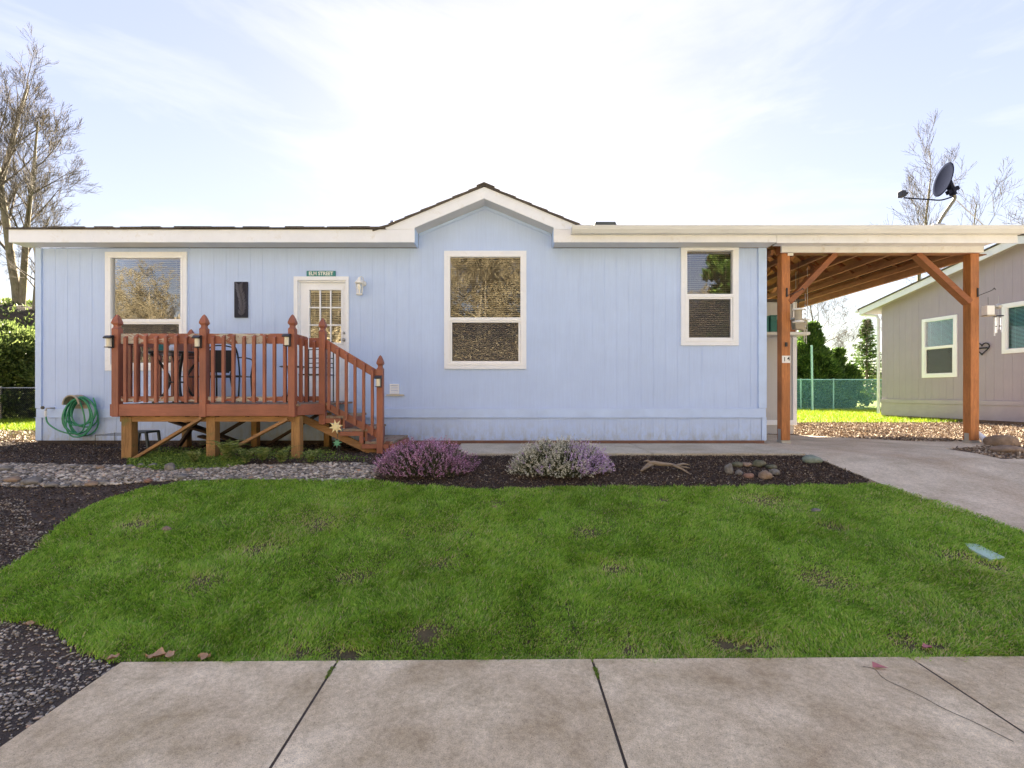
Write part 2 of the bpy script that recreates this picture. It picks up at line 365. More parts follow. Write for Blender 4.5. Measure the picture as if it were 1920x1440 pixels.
cd.sensor_width=36; cd.lens=F/1920*36; cd.shift_x=10/1920; cd.shift_y=15/1920; cd.clip_end=1500; cd.clip_start=.05
cam.location=(0,0,CAMZ); cam.rotation_euler=(PI/2,0,0)
S.view_settings.view_transform='Standard'; S.view_settings.look='None'; S.view_settings.exposure=3.2; S.view_settings.use_white_balance=True; S.view_settings.white_balance_temperature=7500; S.view_settings.white_balance_tint=8; S.view_settings.gamma=1
# ------------------------------------------------------------------ ground and paving
def ground():
    ys=sorted(set([k[0] for k in KN]+[float(a) for a in range(-110,300,10)])); xs=list(range(-200,201,20)); vs=[];fs=[]
    for y in ys:
        for x in xs: vs.append((x,y,zg(y)-.012))
    n=len(xs)
    for j in range(len(ys)-1):
        for i in range(n-1): fs.append((j*n+i,j*n+i+1,(j+1)*n+i+1,(j+1)*n+i))
    tag(MB().add(vs,fs).build('ground',M['farground']),kind='structure')
ground()
sheet('mulch_bed',[(-14,1.35),(-2.16,1.35),(-2.16,2.72),(5.0,2.74),(4.3,5.4),(4.3,8.0),(-14,8.6)],-.006,M['mulch'])
sheet('yard_grass',[(-40,9.0),(-8.2,9.2),(-8.2,40),(-40,40)],-.004,M['litgrass'])
sheet('back_lawn',[(4.6,12.2),(13,12.8),(40,14),(40,60),(4.6,60)],-.004,M['litgrass'])
sheet('bark_mulch_bed',[(5.0,9.0),(6.6,8.0),(6.5,6.3),(14,6.3),(14,13.4),(10.5,13.0),(8,13.6),(5.0,13.4)],-.001,M['bark'])
LP=[gp(*p) for p in [(-40,1075),(10,1075),(60,1038),(112,985),(195,936),(310,906),(480,901),(700,900),(760,912),(900,919),(1100,914),(1300,915),(1500,912),(1650,909),(1700,925),(1800,955),(1920,1003)]]
LP+=[(5.2,3.0),(5.25,2.74),(2.9,2.73),(0,2.69),(-1.5,2.665),(-2.05,2.655),(-2.35,2.74),(-2.62,2.86),(-2.85,3.02),(-3.4,3.1)]
LAWN=smoothpoly(LP,2)
sheet('lawn_soil',LAWN,.004,M['turfsoil'])
tag(MB().box(-2.13,5.4,1.37,2.66,-.72,-.6435).build('joint_soil',M['mulch']),kind='structure')
# sidewalk slabs with open joints
XJ=[-2.15,-.945,.48,2.283,3.95,5.5]
m=MB()
for a,b in zip(XJ,XJ[1:]):
    ya=2.675+.05*(a+2)/4.3; yb=2.675+.05*(b+2)/4.3
    m.add([(a+.0045,1.36,-.75),(b-.0045,1.36,-.75),(b-.0045,yb,-.75),(a+.0045,ya,-.75),(a+.0045,1.36,-.64),(b-.0045,1.36,-.64),(b-.0045,yb,-.64),(a+.0045,ya,-.64)],
        [(0,3,2,1),(4,5,6,7),(0,1,5,4),(1,2,6,5),(2,3,7,6),(3,0,4,7)])
tag(m.build('sidewalk',M['walk'],bevel=.008),kind='structure')
m=MB(); m.box(-30,5.5,1.16,1.345,-.9,-.645); m.box(5.5,30,1.16,1.345,-.9,-.74); tag(m.build('kerb',M['walk'],bevel=.02),kind='structure')
m=MB(); m.box(-60,60,-7,1.155,-.86,-.785); tag(m.build('road',M['paleroad']),kind='structure')
m=MB()
for a,b in ((-.75,.52),(.53,2.02),(2.03,4.13)): m.box(a,b,6.64,7.93,-.1,.012)
tag(m.build('garden_path',M['path'],bevel=.008),kind='structure')
dz=.014
D1=[(4.14,6.375),(6.56,6.375),(6.62,7.25),(7.5,7.6),(8.02,7.72),(8.02,8.25),(7.0,8.3),(5.78,9.35),(4.34,9.9),(4.34,7.95),(4.14,7.95)]
D2=[(5.3,2.0),(12,2.0),(12,6.365),(4.14,6.365),(4.16,5.9),(4.22,5.3),(4.36,4.7),(4.56,4.19),(4.92,3.4)]
D2=[(5.55,1.36),(12,1.36),(12,6.365),(4.14,6.365),(4.16,5.9),(4.22,5.3),(4.36,4.7),(4.56,4.19),(4.95,3.4),(5.3,2.8),(5.55,2.72)]
for k,D in enumerate((D1,D2)): sheet('driveway',D,dz,M['drive'],thick=.12)
# ------------------------------------------------------------------ siding walls (strips with real grooves)
def wall_strips(mb,x0,x1,y,zb,topf,holes,step=.2032,gap=.0055,proud=.003,brk=()):
    xs=[x0]; 
    while xs[-1]+step<x1-.02: xs.append(xs[-1]+step)
    xs.append(x1)
    for si,(a,b) in enumerate(zip(xs,xs[1:])):
        a1,b1=a+gap/2+(.004 if si%6==3 else 0),b-gap/2
        cuts=sorted({a1,b1,*[h for hl in holes for h in (hl[0],hl[1]) if a1<h<b1],*[t for t in brk if a1<t<b1]})
        for c,d in zip(cuts,cuts[1:]):
            mid=(c+d)/2; zs=[(zb,None)]
            hs=sorted([(h[2],h[3]) for h in holes if h[0]<mid<h[1]]); lo=zb
            for h0,h1 in hs:
                if h0>lo: mb.prism([(c,lo),(d,lo),(d,h0),(c,h0)],y-proud,y,'y')
                lo=h1
            mb.prism([(c,lo),(d,lo),(d,topf(d-1e-4)),(c,topf(c+1e-4))],y-proud,y,'y')
def wall_back(mb,x0,x1,y,t,zb,topf,holes,brk=()):
    cuts=sorted({x0,x1,*[v for h in holes for v in h[:2]],*brk})
    for c,d in zip(cuts,cuts[1:]):
        mid=(c+d)/2; lo=zb
        for h0,h1 in sorted([(h[2],h[3]) for h in holes if h[0]<mid<h[1]]):
            if h0>lo: mb.prism([(c,lo),(d,lo),(d,h0),(c,h0)],y,y+t,'y')
            lo=h1
        mb.prism([(c,lo),(d,lo),(d,topf(d-1e-4)),(c,topf(c+1e-4))],y,y+t,'y')
def frame_ring(mb,x0,x1,z0,z1,t,y0,y1,tb=None,tt=None):
    tb=tb or t; tt=tt or t
    mb.box(x0,x1,y0,y1,z1-tt,z1); mb.box(x0,x1,y0,y1,z0,z0+tb); mb.box(x0,x0+t,y0,y1,z0+tb,z1-tt); mb.box(x1-t,x1,y0,y1,z0+tb,z1-tt)
def blind(mb,x0,x1,y,z0,z1,pitch=.034,tilt=.62,cords=True):
    z=z0+.01
    while z<z1-.03:
        h=.019*math.sin(tilt); d=.019*math.cos(tilt)
        mb.add([(x0,y-d,z-h),(x1,y-d,z-h),(x1,y+d,z+h),(x0,y+d,z+h)],[(0,1,2,3)]); z+=pitch
    mb.box(x0,x1,y-.015,y+.015,z1-.03,z1)
    if cords:
        for q in (.12,.5,.88):
            xx=x0+(x1-x0)*q; mb.box(xx-.002,xx+.002,y-.018,y-.016,z0,z1)
def window(parent,x0,x1,z0,z1,tw,split,y,mats,bl='blind',label=None,horiz=False):
    """casing mesh is the part; frame, pane, screen, blind are its sub-parts. outer trim x0..x1 z0..z1"""
    m=MB(); frame_ring(m,x0,x1,z0,z1,tw,y-.03,y); wd=m.build('window',mats['trim'],parent,bevel=.003,label=label)
    a,b,c,d=x0+tw,x1-tw,z0+tw,z1-tw
    f=MB(); frame_ring(f,a-.01,b+.01,c-.01,d+.01,.035,y-.036,y+.05)
    if horiz:
        f.box(split-.03,split+.03,y-.028,y+.04,c+.02,d-.02)
        frame_ring(f,a+.026,split-.025,c+.026,d-.026,.025,y-.02,y+.03)
    else:
        f.box(a+.02,b-.02,y-.034,y+.04,split-.035,split+.02)
        frame_ring(f,a+.028,b-.028,c+.026,split-.033,.03,y-.022,y+.03)
        for k in (.12,.88):
            xx=a+(b-a)*k; f.box(xx-.02,xx+.02,y-.03,y-.02,c+.04,c+.055)
    f.build('frame',mats['vinyl'],wd,bevel=.002)
    MB().box(a+.01,b-.01,y+.010,y+.014,c+.01,d-.01).build('pane',mats.get('glass',M['glass']),wd)
    if not horiz: MB().box(a+.055,b-.055,y-.006,y-.005,c+.05,split-.06).build('screen',M['screen'],wd)
    g=MB(); blind(g,a+.012,b-.012,y+.075,c+.005,d-.005); g.build(bl,mats['blind'],wd)
    return wd
HX0,HX1,HY=-7.82,4.31,8.0; EB=3.256; XC=-.36
def ztop(x):
    d=abs(x-XC); return 3.957-.42*d if d<1.11 else EB
def zt(x): return ztop(x)+(.0 if abs(x-XC)<1.11 else 0)
home=thing('manufactured_home','long pale blue house with white trim and a small front gable','house',((HX0+HX1)/2,HY,0))
def PXR(x0,x1,y0,y1,Y=HY): k=Y/F; return ((x0-CX)*k,(x1-CX)*k,CAMZ+(CY-y1)*k,CAMZ+(CY-y0)*k)
W1=PXR(199,352,473,695); W2=PXR(833,987,471,692); W3=PXR(1276,1384,459,648)
DR=PXR(552,655,519,753)
tw=.075
holes=[(w_[0]+tw,w_[1]-tw,w_[2]+tw,w_[3]-tw) for w_ in (W1,W2,W3)]+[(DR[0]+.06,DR[1]-.06,DR[2],DR[3]-.06)]
brk=(XC-1.11,XC,XC+1.11,XC-1.1101,XC+1.1101)
mb=MB(); ZB=.44
wall_strips(mb,HX0+.10,HX1-.13,HY,ZB+.15,ztop,holes,brk=brk)
wall_back(mb,HX0,HX1,HY,.12,.04,ztop,holes,brk=brk)
mb.box(HX0,HX0+.12,HY+.12,15.3,.04,EB); mb.box(HX1-.12,HX1,HY+.12,15.3,.04,EB); mb.box(HX0,HX1,15.3,15.42,.04,EB)
for xx in (HX0,HX1-.12): mb.prism([(8.0,EB),(15.42,EB),(11.65,4.38)],xx,xx+.12,'x')
wall=mb.build('wall',M['blue'],home)
# skirting with narrower grooves, belt board, corner boards, wood sill at the ground
mb=MB(); wall_strips(mb,HX0+.10,HX1-.07,HY-.001,.055,lambda x:ZB,[],step=.2032,proud=.004)
mb.build('skirting',M['blue'],home)
mb=MB(); mb.box(HX0,3.0-2.5,HY-.024,HY-.0005,ZB,ZB+.145); mb.box(.502,HX1,HY-.024,HY-.0005,ZB,ZB+.145); mb.build('belt_board',M['bluetrim'],home,bevel=.003)
mb=MB(); mb.box(HX0-.02,HX1,HY-.034,HY-.0245,ZB-.004,ZB+.001)
mb.build('belt_flashing',M['bluetrim'],home)
for a,b in ((HX0-.015,HX0+.085),(HX1-.125,HX1+.012)):
    MB().box(a,b,HY-.026,HY+.10,ZB+.15,EB).build('corner_board',M['bluetrim'],home,bevel=.003)
MB().box(HX0-.015,HX0+.085,HY-.02,HY-.012,.055,ZB).build('corner_board',M['bluetrim'],home,bevel=.002)
MB().box(HX1-.065,HX1+.012,HY-.02,HY-.012,.055,ZB).build('corner_board',M['bluetrim'],home,bevel=.002)
MB().box(-1.6,HX1-.03,HY-.03,HY+.05,-.02,.052).build('sill_board',wood('sill_wood',(.14,.065,.045),(.26,.13,.09),'x'),home,bevel=.004)
MB().box(HX0+.02,-1.61,HY-.012,HY+.05,-.05,.052).build('foundation',M['mulch'],home)
wm={'trim':M['trim'],'vinyl':M['vinyl'],'blind':M['blind']}
k=HY/F
window(home,*W1,tw,CAMZ+(CY-601)*k,HY,wm); window(home,*W2,tw,CAMZ+(CY-598)*k,HY,wm); window(home,*W3,tw,CAMZ+(CY-554)*k,HY,wm)
# dark room behind the openings
mb=MB(); mb.box(HX0+.13,HX1-.13,8.9,8.95,.6,3.2); mb.box(HX0+.13,HX1-.13,8.13,8.9,.62,.65); mb.box(HX0+.13,HX1-.13,8.13,8.9,3.15,3.2); mb.build('interior_wall',M['inside'],home)
# door
fr=MB(); a,b,c,d=DR; fr.box(a,b,HY-.035,HY,d-.065,d); fr.box(a,a+.065,HY-.035,HY,c,d-.065); fr.box(b-.05,b,HY-.035,HY,c,d-.065)
fr.box(a+.065,a+.085,HY-.004,HY+.10,c,d-.065); fr.box(b-.07,b-.05,HY-.004,HY+.10,c,d-.065); fr.box(a+.085,b-.07,HY-.004,HY+.10,d-.09,d-.065)
fr.build('door_frame',M['trim'],home,bevel=.003)
da,db,dc,dd=a+.085,b-.07,c+.01,d-.09
gx0,gx1,gz0,gz1=(579-CX)*k,(638.5-CX)*k,CAMZ+(CY-642)*k,CAMZ+(CY-543)*k
mb=MB(); y0,y1=HY+.035,HY+.08
mb.box(da,gx0,y0,y1,dc,dd); mb.box(gx1,db,y0,y1,dc,dd); mb.box(gx0,gx1,y0,y1,gz1,dd); mb.box(gx0,gx1,y0,y1,dc,gz0)
frame_ring(mb,gx0-.03,gx1+.03,gz0-.03,gz1+.03,.03,y0-.012,y0)
for i in (1,2):
    xx=gx0+(gx1-gx0)*i/3; mb.box(xx-.011,xx+.011,y0-.008,y0+.012,gz0,gz1); zz=gz0+(gz1-gz0)*i/3
    for j in range(3):
        xa=gx0+(gx1-gx0)*j/3+(.011 if j else 0); xb=gx0+(gx1-gx0)*(j+1)/3-(.011 if j<2 else 0); mb.box(xa,xb,y0-.008,y0+.012,zz-.011,zz+.011)
for (pa,pb,pc,pd) in ((.10,.44,.12,.30),(.56,.9,.12,.30),(.1,.44,.40,.86),(.56,.9,.40,.86)):
    zz0=dc+.1; H=gz0-.06-zz0; W=db-da
    frame_ring(mb,da+W*pa,da+W*pb,zz0+H*pc,zz0+H*pd,.02,y0-.008,y0)
door=mb.build('door',M['trim'],home,bevel=.002)
MB().box(gx0,gx1,y0+.014,y0+.018,gz0,gz1).build('pane',M['glass'],door)
g=MB(); blind(g,gx0+.0,gx1-.0,y1+.02,gz0,gz1,.03,.55); g.build('blind',M['blindw'],door)
hd=MB(); hx=(645.5-CX)*k
for zz,r in ((CAMZ+(CY-637)*k,.03),(CAMZ+(CY-624)*k,.022)):
    hd=MB(); hd.tube([(hx,y0,zz),(hx,y0-.02,zz),(hx,y0-.022,zz),(hx,y0-.05,zz),(hx,y0-.075,zz)],[r*.95,r*.95,.012,.012,r*.8],14)
    hd.build('handle' if r>.025 else 'deadbolt',M['galv'],door,smooth=True)
MB().box(DR[0]+.03,DR[1]-.03,HY-.07,HY+.06,c-.04,c+.005).build('threshold',M['galv'],home,bevel=.003)
# eaves
FY=7.70
mb=MB(); mb.box(-7.97,XC-1.113,FY-.02,FY,EB,3.462); mb.build('fascia',M['trim'],home,bevel=.003)
mb=MB(); mb.box(XC+1.113,4.32,FY-.02,FY,EB,3.462); mb.build('fascia',M['cream'],home,bevel=.003)
for s in (-1,1):
    P=lambda d,z:(XC+s*d,z)
    mb=MB(); pl=[P(0,3.957),P(1.113,3.957-.42*1.113),P(1.113,3.4625),P(1.55,3.4625),P(1.62,3.957+.185-.42*1.62+.03),P(0,4.142)]
    if s<0: pl=pl[::-1]
    mb.prism(pl,FY-.024,FY-.001,'y'); mb.build('rake_board',M['trim'],home,bevel=.003)
    mb=MB(); pl=[P(0.0,3.957),P(1.113,3.4895),P(1.113,3.515),P(0,3.98)]
    if s<0: pl=pl[::-1]
    mb.prism(pl,FY,HY-.008,'y'); mb.build('gable_soffit',M['soffit'],home)
    mb=MB(); x_=XC+s*1.113; mb.box(min(x_,x_+s*.02),max(x_,x_+s*.02),FY,HY-.01,EB-.0,3.50); mb.build('eave_end_cap',M['bluetrim'],home)
    # frieze under the slanted soffit
    mb=MB(); pl=[P(0.0,3.956),P(1.10,3.957-.42*1.10),P(1.10,3.957-.42*1.10-.045),P(0,3.956-.045)]
    if s<0: pl=pl[::-1]
    mb.prism(pl,HY-.022,HY-.0085,'y'); mb.build('frieze',M['bluetrim'],home)
mb=MB(); mb.box(-7.97,XC-1.135,FY,HY-.03,EB+.002,EB+.02); mb.box(XC+1.135,HX1+.02,FY,HY-.03,EB+.002,EB+.02); mb.build('soffit',M['soffit'],home)
def roofslab(mb,x0,x1,t0,t1,y0=FY-.045):
    yr,yb=11.65,15.62; z=lambda y:3.468+(min(y,2*yr-y)-FY)*.25
    pl=[(y0,z(y0)+t0),(yr,z(yr)+t0),(yb,z(yb)+t0),(yb,z(yb)+t1),(yr,z(yr)+t1),(y0,z(y0)+t1)]
    mb.prism(pl,x0,x1,'x')
mb=MB(); roofslab(mb,-8.0,XC-1.58,.002,.032); roofslab(mb,XC-1.58,XC-1.13,.002,.032,y0=FY+.003); roofslab(mb,XC-1.13,XC+1.13,.002,.032,y0=8.13); roofslab(mb,XC+1.13,XC+1.58,.002,.032,y0=FY+.003); roofslab(mb,XC+1.58,4.42,.002,.032)
for i in range(46):
    xx=-8+random.random()*12.1
    if XC-1.9<xx<XC+1.58: continue
    mb.box(xx,xx+.3,FY-.052-random.random()*.01,FY+.1,3.475-.008,3.475+.020+random.random()*.008)
# gable roof
for s in (-1,1):
    P=lambda d,z:(XC+s*d,z)
    n=7
    for i in range(n):
        d0=1.78*i/n; d1=1.78*(i+1)/n
        z0=4.15-.42*d0; z1=4.15-.42*d1
        if i==n-1: z1+=.03
        lift=.012
        pl=[P(d0,z0-.002),P(d1,z1-.002),P(d1,z1+.028+lift),P(d0,z0+.026)]
        if s<0: pl=pl[::-1]
        mb.prism(pl,FY-.05-.003*(i%2),10.6,'y')
mb.prism([(XC-.12,4.125),(XC,4.176),(XC+.17,4.106),(XC+.17,4.135),(XC,4.205),(XC-.12,4.155)],FY-.06,10.6,'y')
roof=mb.build('roof',M['shingle'],home)
vz=lambda y:3.468+(y-FY)*.25+.03
MB().tube([(-2.05,8.6,vz(8.6)-.05),(-2.05,8.6,vz(8.6)+.20)],.035,10).build('vent_pipe',M['galv'],roof,smooth=True)
MB().prism([(1.42,vz(7.95)),(1.85,vz(7.95)),(1.80,vz(7.95)+.12),(1.47,vz(7.95)+.12)],7.95,8.3,'y').build('roof_vent',M['plastic'],roof)
# gutter over the right half
gy=FY-.021; prof=[(gy,3.49),(gy-.012,3.49),(gy-.012,3.385),(gy-.075,3.385),(gy-.105,3.44),(gy-.108,3.49),(gy-.125,3.49),(gy-.125,3.478),(gy-.115,3.43),(gy-.082,3.372),(gy,3.372)]
MB().prism(prof,1.03,8.19,'x').build('gutter',M['gutter'],home,bevel=.002)
# siding vent
vx0,vx1,vz0,vz1=PXR(731.5,749,720,738.5); mb=MB(); frame_ring(mb,vx0,vx1,vz0,vz1,.018,HY-.04,HY-.007)
for i in range(3): 
    zz=vz0+.02+i*.042; mb.add([(vx0+.018,HY-.036,zz),(vx1-.018,HY-.036,zz),(vx1-.018,HY-.015,zz+.036),(vx0+.018,HY-.015,zz+.036)],[(0,1,2,3)])
mb.build('siding_vent',M['vinyl'],home)
q=PXR(725,758,739.5,742); MB().box(q[0],q[1],HY-.03,HY-.007,q[2],q[3]).build('drip_ledge',M['galv'],home)
# ------------------------------------------------------------------ things on the wall
def text(name,s,size,loc,mat,parent,depth=.004,bold=False,rot=(PI/2,0,0),sx=1,offset=0):
    cu=bpy.data.curves.new(name,'FONT'); cu.body=s; cu.size=size; cu.extrude=depth/2; cu.align_x='CENTER'; cu.align_y='CENTER'; cu.offset=offset
    t=bpy.data.objects.new(name,cu); COL.objects.link(t); dg=bpy.context.evaluated_depsgraph_get(); dg.update()
    me=bpy.data.meshes.new_from_object(t.evaluated_get(dg)); bpy.data.objects.remove(t); 
    o=bpy.data.objects.new(name,me); COL.objects.link(o); me.materials.clear(); me.materials.append(mat)
    mt=Matrix.Translation(Vector(loc)-origin(parent))@Matrix.Rotation(rot[2],4,'Z')@Matrix.Rotation(rot[0],4,'X')@Matrix.Diagonal((sx,1,1,1))
    me.transform(mt); o.parent=parent; return o
q=PXR(576,630,508.5,519.5); sg=thing('street_sign','narrow teal sign board with white lettering above the front door','sign',((q[0]+q[1])/2,HY-.02,q[2]))
MB().box(q[0],q[1],HY-.028,HY-.010,q[2]+.003,q[3]).build('board',M['teal'],sg,bevel=.003)
text('lettering','ELM STREET',.083,((q[0]+q[1])/2,HY-.0295,(q[2]+q[3])/2+.001),M['lettw'],sg,sx=.92,offset=.0022)
q=PXR(441,466,529,596); pq=thing('wall_plaque','tall dark carved panel with leaf relief left of the front door','wall art',((q[0]+q[1])/2,HY-.02,q[2]))
MB().box(q[0],q[1],HY-.035,HY-.009,q[2],q[3]).build('panel',M['slate'],pq,bevel=.008)
mb=MB()
random.seed(3)
for i in range(26):
    z=q[2]+.04+(q[3]-q[2]-.08)*i/26
    for s in (-1,1):
        xm=(q[0]+q[1])/2+.03*math.sin(z*9); xe=xm+s*(.05+.02*random.random())
        xe=min(max(xe,q[0]+.015),q[1]-.015)
        mb.tube([(xm,HY-.037,z),((xm+xe)/2,HY-.041,z+.022),(xe,HY-.037,z+.055)],[.006,.009,.003],5)
mb.build('relief',paint('carving_highlight',(.11,.11,.14),.6,.1),pq)
# wall lantern
lx=(678.5-CX)*k; lz=CAMZ+(CY-556)*k
ln=thing('wall_lantern','white carriage lantern on the blue wall right of the door','lamp',(lx,HY-.12,lz))
mb=MB(); mb.tube([(lx+.035,HY-.008,lz+.21),(lx+.035,HY-.03,lz+.21)],.045,16)
mb.tube([(lx+.035,HY-.03,lz+.21),(lx+.035,HY-.06,lz+.29),(lx+.02,HY-.10,lz+.31),(lx,HY-.13,lz+.285)],.009,8); mb.build('bracket',M['white'],ln,smooth=True)
MB().lathe((lx,HY-.13,lz),[(.075,.19),(.078,.20),(.06,.225),(.035,.25),(.03,.27),(.012,.29)],8).build('cap',M['white'],ln)
mb=MB(); mb.lathe((lx,HY-.13,lz),[(.02,-.01),(.05,0),(.058,.012),(.05,.025)],8)
for kk in range(8):
    t=2*PI*(kk+.5)/8; mb.beam((lx+.045*math.cos(t),HY-.13+.045*math.sin(t),lz+.02),(lx+.062*math.cos(t),HY-.13+.062*math.sin(t),lz+.195),.006,.006)
mb.build('cage',M['white'],ln)
MB().lathe((lx,HY-.13,lz),[(.042,.02),(.057,.19)],8).build('glass_panel',M['glass'],ln)
MB().lathe((lx,HY-.13,lz),[(.012,.03),(.012,.08),(.028,.12),(.02,.16),(.005,.175)],12).build('bulb',M['white'],ln,smooth=True)
# spigot, hose and hanger
sx_,sz_=(100-CX)*k,CAMZ+(CY-765)*k
sp=thing('outdoor_tap','small metal garden tap on the wall near the left corner','tap',(sx_,HY-.05,sz_))
mb=MB(); mb.tube([(sx_+.05,HY-.024,sz_),(sx_+.02,HY-.07,sz_),(sx_-.02,HY-.10,sz_),(sx_-.02,HY-.11,sz_-.05)],.013,8); mb.build('spout',M['galv'],sp,smooth=True)
mb=MB(); mb.tube([(sx_-.045,HY-.13,sz_+.01),(sx_-.045,HY-.145,sz_+.01)],.028,12); mb.build('handle',M['black'],sp)
hc=Vector(((160-CX)*k,HY-.10,CAMZ+(CY-765)*k))
hs=thing('garden_hose','coiled green garden hose hanging on the wall beside the deck','hose',(hc.x,HY-.1,.1))
mb=MB(); random.seed(5); pts=[]
NT=9
for i in range(NT*26):
    t=i/26*2*PI; turn=i/26; rx=.19+.05*math.sin(turn*2.1)+.05*math.sin(turn*5.3)*.4; rz=.26+.06*math.sin(turn*1.7+1)
    cx_=hc.x+.02+.03*math.sin(turn*1.3); top=hc.z+.19-.02*(turn%3)
    pts.append((cx_+rx*math.sin(t)*(1-.18*math.cos(t)),HY-.07-.012*turn+.01*math.sin(t),top-rz+rz*math.cos(t)))
mb.tube(pts,.0115,7)
big=[(hc.x-.15,HY-.10,hc.z+.05)]+[(hc.x-.17+.02*i,HY-.12,hc.z-.1-.075*i) for i in range(4)]+[(hc.x+.0,HY-.12,hc.z-.43),(hc.x+.12,HY-.12,hc.z-.40),(hc.x+.22,HY-.12,hc.z-.22),(hc.x+.27,HY-.11,hc.z),(hc.x+.22,HY-.1,hc.z+.17)]
def cr(P,n=6):
    P=[Vector(p) for p in P]; out=[]
    for i in range(len(P)-1):
        p0=P[max(i-1,0)];p1=P[i];p2=P[i+1];p3=P[min(i+2,len(P)-1)]
        for j in range(n):
            t=j/n; out.append(.5*((2*p1)+(-p0+p2)*t+(2*p0-5*p1+4*p2-p3)*t*t+(-p0+3*p1-3*p2+p3)*t**3))
    return out+[P[-1]]
mb.tube(cr(big),.0115,7)
mb.tube(cr([(sx_-.02,HY-.11,sz_-.13),(sx_+.02,HY-.11,sz_-.25),(sx_+.2,HY-.11,sz_-.37),(sx_+.45,HY-.12,sz_-.42),(hc.x+.15,HY-.12,hc.z-.35),(hc.x+.2,HY-.12,hc.z-.15)]),.0115,7)
mb.build('coil',M['green'],hs,smooth=True)
MB().tube([(sx_-.02,HY-.11,sz_-.045),(sx_-.02,HY-.11,sz_-.14)],[.02,.014],10).build('hose_fitting',M['white'],hs)
hh=thing('hose_hanger','tan plastic hose hanger holding the green hose','hose hanger',(hc.x-.05,HY-.05,hc.z+.1))
mb=MB(); arc=[(hc.x-.07+.13*math.cos(t),HY-.10,hc.z+.06+.15*math.sin(t)) for t in np.linspace(0,PI,14)]
for yy in (-.02,-.07,-.19): mb.tube([(a,HY+yy,c_) for a,b_,c_ in arc],.014,6)
for i in range(13):
    a=arc[i];b_=arc[i+1]; mb.add([(a[0],HY-.02,a[2]-.004),(b_[0],HY-.02,b_[2]-.004),(b_[0],HY-.19,b_[2]-.004),(a[0],HY-.19,a[2]-.004)],[(0,1,2,3)])
mb.box(hc.x-.2,hc.x+.06,HY-.02,HY-.01,hc.z-.1,hc.z+.1)
mb.build('cradle',M['tan'],hh)
# ------------------------------------------------------------------ deck
deck=thing('wooden_deck','red-brown raised wooden deck with finial posts and side steps at the front door','deck',(-4.0,7.2,0))
DZ=.70; PY=6.36; pw=.089
def finial(mb,x,y,z):                                 # square gothic finial, x,y centre
    s=math.sqrt(2); mb.lathe((x,y,z),[(.0445*s,0),(.030*s,.02),(.028*s,.04),(.030*s,.05),(.046*s,.072),(.046*s,.088),(.036*s,.13),(.018*s,.175),(.004*s,.195)],4)
def post(x0,y0,z0,z1,mat='redwood',fin=True,parent=deck):
    p=MB().box(x0,x0+pw,y0,y0+pw,z0,z1).build('post',M[mat],parent,bevel=.005)
    if fin:
        f=MB(); finial(f,x0+pw/2,y0+pw/2,z1-.001); f.build('finial',M[mat],p,bevel=.002)
    return p
TOP=1.70
P1=(-5.24,PY);P2=(-4.078,PY);P3=(-2.90,PY);P4=(-2.665,6.80);P5=(-1.845,6.80)
for p in (P1,P2,P3): post(*p,.53,TOP)
post(*P4,.40,1.72); post(*P5,-.02,1.19); post(-5.24,7.86,.53,TOP)
def baluster(p,z0,z1,w=.038):
    x,y=p; m=MB(); m.add([(x,y,z0),(x+w,y,z0),(x+w,y+w,z0),(x,y+w,z0),(x,y,z1-.03),(x+w,y,z1-.03),(x+w,y+w,z1),(x,y+w,z1)],[(0,3,2,1),(4,5,6,7),(0,1,5,4),(1,2,6,5),(2,3,7,6),(3,0,4,7)])
    m.build('baluster',M['redwood'],deck,bevel=.002)
zt0,zt1,zb0,zb1=1.505,1.64,.735,.80
for xa,xb,nb in ((P1[0]+pw,P2[0],8),(P2[0]+pw,P3[0],8)):
    MB().box(xa,xb,PY+.045,PY+.083,zt0,zt1).build('top_rail',M['peelrail'],deck,bevel=.003)
    MB().box(xa,xb,PY+.045,PY+.083,zb0,zb1).build('bottom_rail',M['peelrail'],deck,bevel=.003)
    for i in range(nb): baluster((xa+(xb-xa)*(i+.62)/nb-.02+.01*(i%2)*.4,PY+.006),.72,1.61+.01*(i%3))
# side rails running back to the house
for xs_,ya,yb,bx in ((-5.20,PY+pw,7.86,-5.24),(-2.86,PY+pw,6.80,-2.82)):
    MB().box(xs_,xs_+.038,ya,yb,zt0,zt1).build('top_rail',M['redwood'],deck,bevel=.003)
    MB().box(xs_,xs_+.038,ya,yb,zb0,zb1).build('bottom_rail',M['redwood'],deck,bevel=.003)
    nb=max(2,int((yb-ya)/.13))
    for i in range(nb): baluster((bx,ya+(yb-ya)*(i+.5)/nb-.02),.72,1.62)
MB().box(-2.82,P4[0],6.845,6.883,zt0-.01,zt1-.01).build('top_rail',M['redwoodx'],deck,bevel=.003)
MB().box(-2.82,P4[0],6.845,6.883,zb0,zb1).build('bottom_rail',M['redwoodx'],deck,bevel=.003)
baluster((-2.755,6.806),.72,1.60)
# stair rail
def sl(x): return 1.61-(x-(P4[0]+pw))*.60
xa,xb=P4[0]+pw,P5[0]
MB().prism([(xa,sl(xa)-.13),(xb,sl(xb)-.13),(xb,sl(xb)),(xa,sl(xa))],6.845,6.883,'y').build('stair_handrail',M['redwoodx'],deck,bevel=.003)
MB().prism([(xa,sl(xa)-1.0),(xb,sl(xb)-.97),(xb,sl(xb)-.86),(xa,sl(xa)-.89)],6.845,6.883,'y').build('stair_bottom_rail',M['redwoodx'],deck,bevel=.003)
for i in range(6):
    x=xa+.03+i*.1235; baluster((x,6.806),sl(x)-.98,sl(x)-.02)
